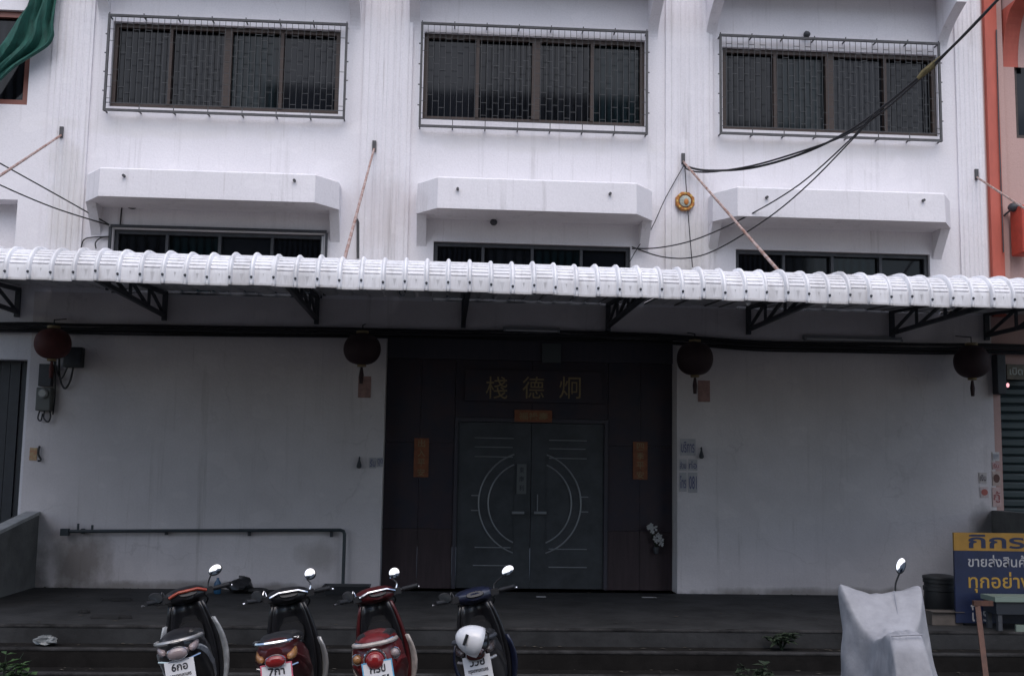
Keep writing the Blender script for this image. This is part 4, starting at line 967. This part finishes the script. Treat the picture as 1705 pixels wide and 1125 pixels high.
def scooter(Xt, Yt, yawd, lean, steer, C, label, plate, retro=False, dark=False, right_mirror_only=False):
    """Xt, Yt: where the tail stands; yawd: degrees towards -x; lean to the left on its side stand"""
    dz = C.get('dz', .04); pzz = C.get('pz', .60); mdx = C.get('mdx', .22)
    rot = Matrix.Rotation(R(yawd), 4, 'Z') @ Matrix.Rotation(R(-lean), 4, 'Y')
    tail = rot @ Vector((0, -.88, .62))
    root = thing('scooter', (Xt - tail.x, Yt - tail.y, .004), label, 'scooter', 'scooters parked nose in at the steps')
    root.rotation_euler = rot.to_euler()
    B = lambda mb, nm, m, par=None, bevel=0: mb.build(nm, m, par or root, local=True, bevel=bevel)
    SM = Matrix.Translation((0, .38, 0)) @ Matrix.Rotation(R(steer), 4, 'Z') @ Matrix.Translation((0, -.38, 0))
    # wheels, fork
    wheel(root, -.60); fw = wheel(root, .64, R(steer)); fw.location = SM @ Vector((0, .64, .245))
    B(MB().tube([(-.075, .62, .26), (-.07, .5, .55)], .02, 8).tube([(.075, .62, .26), (.07, .5, .55)], .02, 8).xf(SM), 'fork', STEEL)
    mg = MB(); mg.loft([[(x, .64 + .28 * math.cos(a), .245 + .28 * math.sin(a) - abs(x) * .4) for x in (-.075, -.05, 0, .05, .075)] for a in [R(20 + 13 * k) for k in range(12)]], closed=False); mg.xf(SM)
    o = B(mg, 'front_mudguard', C['cowl']); o.modifiers.new('t', 'SOLIDIFY').thickness = .006
    # tail body
    if retro:
        S = [(-.88, .60, .075, .07), (-.84, .60, .125, .125), (-.72, .60, .155, .16), (-.5, .57, .175, .19), (-.25, .53, .175, .2), (-.05, .46, .15, .2), (.04, .40, .11, .14)]
    else:
        S = [(-.92, .705, .05, .03), (-.87, .69, .10, .065), (-.76, .665, .135, .105), (-.55, .61, .155, .15), (-.3, .55, .165, .18), (-.1, .47, .15, .19), (.02, .40, .11, .14)]
    body = B(MB().loft([ring(y, z + dz * min(1, -y / .5 if y < 0 else 0), w, h) for (y, z, w, h) in S]), 'tail_fairing', C['body'])
    # side panels: shells just outside the fairing
    for sg in (-1, 1):
        secs = []
        for (y, z, w, h) in S[1:-1]:
            secs.append([(sg * w * (1.0 + .055 * math.sin(math.pi * (j + .3) / 5.6)) * max(.3, math.cos((j - 2) * .42)), y, z + dz * min(1, -y / .5 if y < 0 else 0) + h * (-.62 + .22 * j)) for j in range(6)])
        o = B(MB().loft(secs, closed=False), 'side_panel', C['side'], body); o.modifiers.new('t', 'SOLIDIFY').thickness = .008
    # under tray / mudguard that carries the plate
    B(MB().loft([[(-.085, -.82, .66), (.085, -.82, .66), (.085, -.70, .66), (-.085, -.70, .66)], [(-.08, -.90, .56), (.08, -.90, .56), (.08, -.87, .56), (-.08, -.87, .56)], [(-.08, -.95, .33), (.08, -.95, .33), (.08, -.935, .33), (-.08, -.935, .33)]]), 'rear_mudguard', BLKP)
    # seat
    ss = [(-.76, .80, .06, .025), (-.70, .81, .11, .045), (-.5, .80, .13, .05), (-.25, .765, .135, .055), (-.1, .735, .12, .055), (.04, .72, .10, .05), (.09, .70, .06, .03)]
    seat = B(MB().loft([ring(y, z, w, h, p=2.8) for (y, z, w, h) in ss]), 'seat', C.get('seat', SEATM))
    B(MB().loft([ring(y, z - .035, w * 1.02, h * .3, p=2.8) for (y, z, w, h) in ss[1:-1]]), 'seat_trim', C['trim'], seat)
    # grab rail
    zr = .82 if not retro else .80
    rail = [(-.125, -.45, zr - .03), (-.14, -.66, zr), (-.125, -.82, zr + .015), (-.06, -.90, zr + .02), (.06, -.90, zr + .02), (.125, -.82, zr + .015), (.14, -.66, zr), (.125, -.45, zr - .03)]
    B(MB().tube(smooth_path(rail, 4), .014, 8), 'grab_rail', C['rail'])
    # lights
    if retro:
        tl = B(MB().lathe([(.062, -.0), (.062, -.02), (.045, -.05), (.015, -.062)], (-.01, -.875, .615 + dz), 22, 'y'), 'tail_light', LENSR)
        tor = MB().tube([(-.01 + .07 * math.cos(a), -.89, .615 + dz + .07 * math.sin(a)) for a in [2 * math.pi * k / 24 for k in range(25)]], .008, 6); B(tor, 'bezel', CHROME, tl)
        for sg in (-1, 1):
            il = B(MB().ell((sg * .12, -.84, .635 + dz), (.032, .035, .032), 14, 10), 'indicator', LENSW if sg > 0 else LENSO)
            B(MB().tube([(sg * .12 + .034 * math.cos(a), -.85, .635 + dz + .034 * math.sin(a)) for a in [2 * math.pi * k / 16 for k in range(17)]], .005, 6), 'bezel', CHROME, il)
        B(MB().tube([(-.12, -.80, .725 + dz), (-.06, -.875, .72 + dz), (.06, -.875, .72 + dz), (.12, -.80, .725 + dz)], .012, 8), 'chrome_trim', CHROME, body)
    else:
        tl = B(MB().loft([ring(-.84, .665 + dz, .075, .045), ring(-.89, .66 + dz, .07, .042), ring(-.93, .655 + dz, .058, .034), ring(-.945, .655 + dz, .03, .018)]), 'tail_light', C.get('lens', LENSR))
        B(MB().tube([(.062 * math.cos(a), -.925, .655 + dz + .038 * math.sin(a)) for a in [2 * math.pi * k / 20 for k in range(21)]], .004, 6), 'bezel', C['trim'], tl)
        for sg in (-1, 1):
            B(MB().loft([ring(-.78, .685 + dz, .03, .034, cx=sg * .10), ring(-.84, .675 + dz, .03, .03, cx=sg * .098), ring(-.89, .668 + dz, .022, .022, cx=sg * .088), ring(-.905, .665 + dz, .01, .01, cx=sg * .085)]), 'indicator', C.get('lens2', LENSW))
        B(MB().tube([(-.125, -.83, .61 + dz), (-.06, -.90, .605 + dz), (.06, -.90, .605 + dz), (.125, -.83, .61 + dz)], .01, 8), 'bumper_trim', C['trim'], body)
    # number plate
    pz, py = pzz + .035, -.935
    TM = Matrix.Translation((0, py, pz)) @ Matrix.Rotation(R(-14), 4, 'X')
    pl = B(MB().box(-.09, .09, -.0, .004, -.11, .115).xf(TM), 'number_plate', PLATEW)
    em_ = {'p': PINK_EDGE, 'b': BLUE_EDGE}.get(plate[3])
    if em_:
        e = MB(); e.box(-.098, -.09, -.001, .005, -.118, .123); e.box(.09, .098, -.001, .005, -.118, .123); e.box(-.09, .09, -.001, .005, .115, .123); e.box(-.09, .09, -.001, .005, -.118, -.11)
        B(e.xf(TM), 'plate_frame', em_, pl)
    for (s, z, w, h) in ((plate[0], .075, .10, .048), (plate[1], .018, .13, .028), (plate[2], -.045, .12, .06)):
        if s: B(text_mb(s, 0, z, w, h, -.003, bold=.02).xf(TM), 'lettering', INKB, pl)
    # floor board, engine, exhaust, stand
    B(MB().loft([ring(-.15, .30, .13, .06), ring(.1, .28, .15, .04), ring(.32, .29, .16, .05), ring(.42, .36, .14, .05)]), 'footboard', BLKP)
    B(MB().loft([ring(-.66, .28, .07, .08), ring(-.45, .30, .10, .11), ring(-.2, .32, .10, .1)]), 'engine', STEEL)
    ex = MB(); ex.lathe([(.025, -.95), (.05, -.93), (.055, -.6), (.04, -.5), (.02, -.42)], (.15, 0, .29), 16, 'y'); ex = B(ex, 'exhaust', C.get('pipe', STEEL))
    B(MB().box(.10, .125, -.9, -.55, .345, .355).bar((.205, -.88, .33), (.205, -.60, .33), .012, .07), 'heat_shield', CHROME, ex)
    sl = math.tan(R(lean)); B(MB().tube([(-.09, -.12, .26), (-.20, -.18, .2 * sl + .010)], .014, 8), 'side_stand', STEEL)
    # leg shield: outer shell (seen at its rim) with a dark inner panel
    out_, inn, wl, wr = [], [], [], []
    for k in range(11):
        t = k / 10; z = .27 + .66 * t
        hw = .115 + .08 * math.sin(math.pi * min(1, (t * .80 + .16))) ** .9; yc = .52 - .10 * t
        out_.append([(u * hw, yc - .17 * u * u * (1 - .3 * t), z) for u in [-1 + .2 * q_ for q_ in range(11)]])
        inn.append([(u * hw * .84, yc - .04 - .12 * u * u * (1 - .3 * t), z) for u in [-1 + .2 * q_ for q_ in range(11)]])
        if t <= C.get('wing', .62):
            fl_ = .03 * math.sin(math.pi * t / C.get('wing', .62))
            for lst, sg in ((wl, -1), (wr, 1)):
                lst.append([(sg * (u * (hw + fl_) + .006), yc - .012 - .17 * u * u * (1 - .3 * t), z) for u in (.66, .78, .9, 1.0, 1.06)])
    o = B(MB().loft(out_, closed=False), 'leg_shield', C.get('apron', PK)); s_ = o.modifiers.new('t', 'SOLIDIFY'); s_.thickness = .018
    o2 = B(MB().loft(inn, closed=False), 'inner_panel', C['inner'], o); s_ = o2.modifiers.new('t', 'SOLIDIFY'); s_.thickness = .02
    for lst in (wl, wr):
        o3 = B(MB().loft(lst, closed=False), 'leg_shield_wing', C['shield'], o); s_ = o3.modifiers.new('t', 'SOLIDIFY'); s_.thickness = .014
    B(MB().tube(smooth_path([(-.11, .33, .97), (-.13, .40, .90), (-.06, .46, .78), (-.02, .46, .6)], 5), .006, 6), 'brake_cable', BLACK, o)
    B(MB().tube(smooth_path([(.11, .33, .97), (.15, .42, .92), (.07, .47, .80), (.02, .46, .6)], 5), .006, 6), 'brake_cable', BLACK, o)
    B(MB().box(-.05, .05, .36, .40, .60, .66).tube([(0, .37, .60), (0, .345, .585), (0, .34, .60)], .006, 6), 'bag_hook', STEEL, o)
    B(MB().loft([ring(.34, .72, .09, .07, p=3), ring(.40, .72, .10, .09, p=3)]), 'pocket', BLKP, o)
    B(MB().lathe([(.022, .0), (.022, -.02), (.012, -.03)], (.07, .40, .74), 14, 'y'), 'ignition', CHROME, o)
    B(MB().loft([ring(.42, .80, .10, .05), ring(.36, .79, .09, .04)]), 'glove_pocket', BLKP, o)
    # steering head: handlebar, cowl, grips, levers, mirrors
    H = lambda mb, nm, m, par=None: B(mb.xf(SM), nm, m, par)
    hc = H(MB().loft([ring(.26, .985, .05, .025), ring(.30, .985, .14, .045), ring(.38, .98, .16, .065), ring(.47, .95, .11, .07), ring(.52, .93, .05, .04)]), 'handlebar_cowl', C['cowl'])
    H(MB().loft([ring(.275, 1.0, .07, .022, tilt=.8), ring(.262, 1.005, .065, .018, tilt=.8)]), 'dashboard', BLKP, hc)
    if C.get('stripe'): H(MB().tube([(-.135, .285, .995), (-.07, .262, 1.022), (.07, .262, 1.022), (.135, .285, .995)], .011, 8), 'cowl_stripe', C['stripe'], hc)
    H(MB().ell((0, .50, .94), (.075, .05, .065), 16, 10), 'headlight', LENSW, hc)
    H(MB().tube([(-.30, .24, 1.0), (-.2, .31, .99), (0, .35, .98), (.2, .31, .99), (.30, .24, 1.0)], .012, 8), 'handlebar', C.get('bar', STEEL))
    for sg in (-1, 1):
        H(MB().tube([(sg * .20, .31, .99), (sg * .305, .238, 1.001)], .018, 10), 'grip', BLACK)
        H(MB().tube([(sg * .17, .345, .985), (sg * .24, .34, .99), (sg * .33, .29, .985)], .007, 6), 'brake_lever', CHROME)
        bx = sg * .155
        H(MB().box(bx - .03, bx + .03, .29, .34, .965, 1.01), 'switch_cluster', BLKP)
        mc = Vector(((mdx if sg > 0 else -.225), .27, 1.125 if sg > 0 else 1.02)); 
        stalk = H(MB().tube(smooth_path([(sg * .155, .32, 1.0), (sg * .17, .33, 1.045), tuple(mc + Vector((-sg * .03, .02, -.03)))], 4), .006, 8), 'mirror_stalk', C.get('stalk', CHROME))
        mr = C['mirror']; rx, rz = (.041, .041) if mr == 'round' else (.050, .036)
        ang = R(0 if mr == 'round' else -22 * sg)
        tiltm = Matrix.Translation(mc) @ Matrix.Rotation(R(-steer + (-6 if sg > 0 else 8)), 4, 'Z') @ Matrix.Rotation(R(-23 if sg > 0 else 14), 4, 'X') @ Matrix.Rotation(ang, 4, 'Y')
        sh = MB(); n = 24
        el = lambda s, y: [(rx * s * math.cos(2 * math.pi * k / n), y, rz * s * math.sin(2 * math.pi * k / n)) for k in range(n)]
        sh.loft([el(1.0, 0), el(1.06, .004), el(1.04, .016), el(.7, .032), el(.3, .04)]).xf(tiltm); shell = H(sh, 'mirror', C.get('mshell', BLKP), stalk)
        H(MB().loft([el(.93, -.0015), el(.93, -.004), el(.5, -.0055)]).xf(tiltm), 'mirror_glass', MIRROR if sg > 0 else mat('mirror_dim', (.10, .11, .12), .15, .6), shell)  # left glass is a darker copy, its dim reflection put into the colour
    return root, rot
def paint(n, c, r=.36): return mat(n, c, r, var=.45, vscale=16, coat=.25, bump=.02, bscale=30)
PW = paint('scooter_white', (.42, .43, .44)); PR = paint('scooter_red', (.17, .016, .018)); PDR = paint('scooter_dark_red', (.085, .010, .012)); PK = paint('scooter_black', (.014, .014, .017)); PNV = paint('scooter_navy', (.012, .016, .04)); PO = paint('scooter_orange_red', (.38, .055, .025)); PS = mat('scooter_silver', (.42, .41, .40), .35, .5); PC = paint('scooter_cream', (.52, .46, .42)); PBL = paint('scooter_blue', (.02, .12, .5))
DT = 7.3; YT = CY + DT
def XT(px): return W(px, 1100, YT).x
scooter(XT(304), YT, 9, 12, 14, dict(body=PK, side=PW, trim=CHROME, rail=PS, shield=PW, inner=PK, wing=.86, cowl=PK, stripe=PO, mirror='oval', lens=LENSW, lens2=LENSW, stalk=BLKP, dz=.115, pz=.58, mdx=.22), 'red, black and white scooter with white side panels and clear tail lights', ('6กอ', 'กรุงเทพมหานคร', '6809', ''))
scooter(XT(467), YT - .08, 3, 9, 8, dict(body=PDR, side=PDR, trim=CHROME, rail=CHROME, shield=PS, inner=PK, cowl=PK, stripe=CHROME, mirror='round', lens=LENSR, lens2=LENSO, dz=.075, pz=.56, mdx=.17), 'dark red scooter with chrome rail and pink edged plate', ('7กา', 'กรุงเทพมหานคร', '1482', 'p'))
scooter(XT(631), YT + .05, 2, 11, 15, dict(body=PR, side=PR, trim=CHROME, rail=PC, shield=PC, inner=PK, cowl=PDR, apron=PDR, stripe=CHROME, mirror='round', bar=CHROME, dz=.10, pz=.56, mdx=.15), 'red retro scooter with round chrome ringed tail light and cream leg shield', ('กรข', 'เลย', '907', 'b'), retro=True)
r4, rot4 = scooter(XT(800), YT + .1, -3, 12, 8, dict(dz=.10, pz=.60, mdx=.28, body=PK, side=PK, trim=PS, rail=STEEL, shield=PNV, inner=PK, cowl=PNV, mirror='oval', lens=mat('lens_dark', (.05, .01, .01), .2), lens2=mat('lens_smoke', (.06, .05, .05), .2), pipe=STEEL, stalk=BLKP), 'black and navy scooter with a pink sticker on its plate', ('ววย', 'กรุงเทพมหานคร', '95', ''))
MB().box(-.05, .05, -.006, -.002, -.035, .035).xf(Matrix.Translation((-.10, -.965, .54)) @ Matrix.Rotation(R(30), 4, 'Y')).build('plate_sticker', mat('sticker_pink', (.55, .22, .32), .5, var=.4, vscale=40), r4, local=True)
MB().loft([[(.10, -.80, .50), (.12, -.80, .52), (.13, -.5, .42), (.115, -.5, .40)], [(.115, -.80, .50), (.135, -.80, .52), (.145, -.5, .42), (.13, -.5, .40)]]).build('blue_stripe', PBL, r4, local=True)
# helmet hung on the black scooter
hp = W(779, 1068, YT - .04)
hm = thing('helmet', (hp.x, hp.y, hp.z - .13), 'white half shell helmet hung at the tail of the black scooter', 'helmet')
hv = MB(); nu, nv = 28, 14; vs = []; fs = []
for i in range(nv + 1):
    t = R(98) * i / nv
    for k in range(nu):
        a = 2 * math.pi * k / nu; r = .098 * math.sin(t) * (1 + .10 * math.sin(a)); cut = 0 if i < nv else .02 * math.sin(a)
        vs.append((r * math.cos(a), r * math.sin(a), .145 * math.cos(t) + cut))
for i in range(nv):
    for k in range(nu): fs.append((i * nu + k, i * nu + (k + 1) % nu, (i + 1) * nu + (k + 1) % nu, (i + 1) * nu + k))
HM = Matrix.Translation((.06, 0, .13)) @ Matrix.Rotation(R(-72), 4, 'Y') @ Matrix.Rotation(R(-6), 4, 'X')
o = MB().add(vs, fs, True).xf(HM).build('shell', mat('helmet_white', (.66, .66, .68), .25, coat=.5), hm, local=True); s_ = o.modifiers.new('t', 'SOLIDIFY'); s_.thickness = .012; s_.offset = -1
MB().box(-.035, .035, -.012, .0, -.008, .008).xf(HM @ Matrix.Translation((0, -.082, .075)) @ Matrix.Rotation(R(28), 4, 'X')).build('emblem', BLKP, hm, local=True)
MB().tube([(-.09, 0, .01), (-.075, .0, -.05), (.0, .02, -.07), (.075, .0, -.05), (.09, 0, .01)], .006, 6).xf(HM).build('chin_strap', BLACK, hm, local=True)

# scooter under a white cover
cvx = W(1520, 1060, YT + .1).x
cr_ = Matrix.Rotation(R(-13), 4, 'Z') @ Matrix.Rotation(R(-5), 4, 'Y'); tl_ = cr_ @ Vector((0, -.85, .6))
CS = thing('covered_scooter', (cvx - tl_.x, YT + .1 - tl_.y, .004), 'scooter under a draped white cloth cover with one mirror poking out', 'scooter', 'scooters parked nose in at the steps')
CS.rotation_euler = cr_.to_euler()
wheel(CS, -.58); wheel(CS, .66)
ST = [(.80, .42, .07, .14, .20), (.66, .62, .11, .24, .16), (.50, .90, .17, .30, .16), (.38, 1.05, .27, .33, .17), (.30, 1.085, .305, .345, .18), (.22, 1.08, .305, .35, .18), (.15, 1.02, .29, .35, .18), (.05, .90, .24, .34, .18), (-.08, .80, .17, .31, .17), (-.22, .775, .145, .30, .15), (-.42, .83, .135, .29, .14), (-.58, .875, .125, .28, .14), (-.74, .87, .11, .26, .13), (-.84, .80, .11, .29, .13), (-.90, .66, .12, .30, .13), (-.95, .48, .14, .31, .13), (-1.0, .30, .16, .32, .13)]
from mathutils import noise as mn
secs = []; NP = 57
ST2 = []
for a_, b_ in zip(ST[:-1], ST[1:]): ST2 += [a_, tuple((p_ + q_) / 2 for p_, q_ in zip(a_, b_))]
ST = ST2 + [ST[-1]]
for si, (y, zt_, ht, hb, zb_) in enumerate(ST):
    row = []
    wide = max(0, (ht - .2) / .1)
    for k in range(NP):
        u = -1 + 2 * k / (NP - 1); au = abs(u); sg = -1 if u < 0 else 1
        if au < .42:
            s = au / .42; x = ht * s; z = zt_ + .045 * wide * (s ** 2 if u < 0 else -.2 * s) - (.05 * wide * (1 - s * s)) - (1 - wide) * .03 * s ** 3
        else:
            s = (au - .42) / .58; x = ht + (hb - ht) * s ** 1.25; z = zt_ - (1 - wide) * .03 - (zt_ - zb_ - .03) * s ** (.95)
            fold = .022 * math.sin(y * 14 + u * 9) * s + .014 * math.sin(y * 31 + u * 17) * s
            x += fold
        cr1 = mn.noise(Vector((u * 5.5, y * 5.0, z * 3.0 + 4))); cr2 = 1 - abs(mn.noise(Vector((u * 7 + y * 4, y * 3 - u * 2, z * 4)))) * 2
        am = .010 + .030 * max(0, au - .35); hem = .05 * max(0, (au - .8) / .2)
        row.append((sg * (x + am * cr1 + hem * (.6 + mn.noise(Vector((y * 6, u, 1))))), y + am * cr2 * .8, z + .008 * cr1 + .012 * (cr2 - .5) * (au < .5)))
    secs.append(row)
o = MB().loft(secs, closed=False).build('cover', mat('cover_cloth', (.35, .35, .375), .8, var=.3, vscale=4, bump=.6, bscale=7), CS, local=True)
s_ = o.modifiers.new('s', 'SUBSURF'); s_.levels = 2; s_.render_levels = 2; s_ = o.modifiers.new('t', 'SOLIDIFY'); s_.thickness = .004
sm = MB(); pts = [Vector((u * .128, -.70 - .0, 0)) for u in (-1, -.5, 0, .5, 1)]
MB().tube([(-.10, -.755, .862), (-.05, -.785, .868), (0, -.79, .870), (.05, -.785, .868), (.10, -.755, .862)], .005, 6).build('hem_seam', mat('seam_grey', (.3, .3, .33), .8), CS, local=True)
MB().tube([(.10, .215, 1.048), (.095, .15, .985), (.085, .05, .87), (.06, -.08, .778), (.04, -.22, .755)], .004, 6).build('side_seam', mat('seam_grey', (.3, .3, .33), .8), CS, local=True)
mc = Vector((.18, .27, 1.23)); stalk = MB().tube(smooth_path([(.12, .28, 1.04), (.13, .28, 1.10), (.165, .28, 1.17)], 4), .007, 8).build('mirror_stalk', BLKP, CS, local=True)
n = 20; el = lambda s, y: [(.034 * s * math.cos(2 * math.pi * k / n), y, .062 * s * math.sin(2 * math.pi * k / n)) for k in range(n)]
TMm = Matrix.Translation(mc) @ Matrix.Rotation(R(-10), 4, 'Z') @ Matrix.Rotation(R(-20), 4, 'X') @ Matrix.Rotation(R(18), 4, 'Y')
ms = MB().loft([el(1, 0), el(1.08, .004), el(1.04, .016), el(.5, .035)]).xf(TMm).build('mirror', BLKP, stalk, local=True)
MB().loft([el(.94, -.0015), el(.94, -.004), el(.5, -.0055)]).xf(TMm).build('mirror_glass', MIRROR, ms, local=True)

# ------------------------------------------------------------------ row across the street (seen in the panes and mirrors, closes off the low sky)
YO = -22.0
for (x0, x1, zt_, c, lab) in ((-11.5, -6.2, 13.2, (.42, .40, .36), 'cream shophouse across the street facing the green netting'), (-6.1, 6.4, 14.2, (.36, .36, .37), 'grey shophouse across the street facing the doorway'), (6.5, 12, 13.4, (.40, .36, .33), 'beige shophouse across the street facing the sign board')):
    t = thing('opposite_shophouse', ((x0 + x1) / 2, YO, 0), lab, 'building', 'shophouses across the street')
    MB().box(x0, x1, YO - 10, YO, .003, zt_).build('wall', mat('opp_wall_%d' % int(x0), c, .85, var=.25, vscale=1.2), t)
    nb_ = 3 if x1 - x0 > 8 else 1; bw = (x1 - x0) / nb_
    for k in range(nb_):
        xc = x0 + bw * (k + .5)
        MB().box(xc - bw * .42, xc + bw * .42, YO - .02, YO + .03, .01, 3.0).build('shutter', SHUT, t)
        for f_ in range(3):
            z = 4.3 + f_ * 3.1; MB().box(xc - bw * .3, xc + bw * .3, YO - .02, YO + .03, z, z + 1.4).build('window', GLASS, t)
    MB().box(x0, x1, YO + .002, YO + 1.5, 3.3, 3.45).build('canopy', CONC2, t)

# ------------------------------------------------------------------ fallen leaves and grit on the terrace and steps
rng = random.Random(21); lt = MB()
for k in range(520):
    lev = rng.choice((0, 0, 0, 1, 2)); z = ZP - .155 * lev + .006
    y = rng.uniform(PF + .1, -.05) if lev == 0 else PF - .30 * lev + rng.uniform(.085, .27)
    if lev == 0 and rng.random() < .45: y = -.03 - abs(rng.gauss(0, .12))
    x = rng.uniform(-5.2, 6.8); a = rng.random() * 6.28; r = rng.choice((.008, .012, .016, .03)) * rng.uniform(.7, 1.3); w = r * rng.uniform(.3, .8)
    c, s_ = math.cos(a), math.sin(a)
    P = [(-r, 0), (0, -w), (r, 0), (0, w)]
    vs = [(x + p[0] * c - p[1] * s_, y + p[0] * s_ + p[1] * c, z + rng.uniform(0, .006)) for p in P]
    lt.add(vs + [(x, y, z + .004 + r * .15)], [(0, 1, 4), (1, 2, 4), (2, 3, 4), (3, 0, 4), (0, 3, 2, 1)])
o = lt.build('litter', mat('dry_litter', (.055, .048, .038), .9, var=.7, vscale=9)); tag(o, 'dry leaves and grit scattered over the terrace and steps', 'litter', kind='stuff')
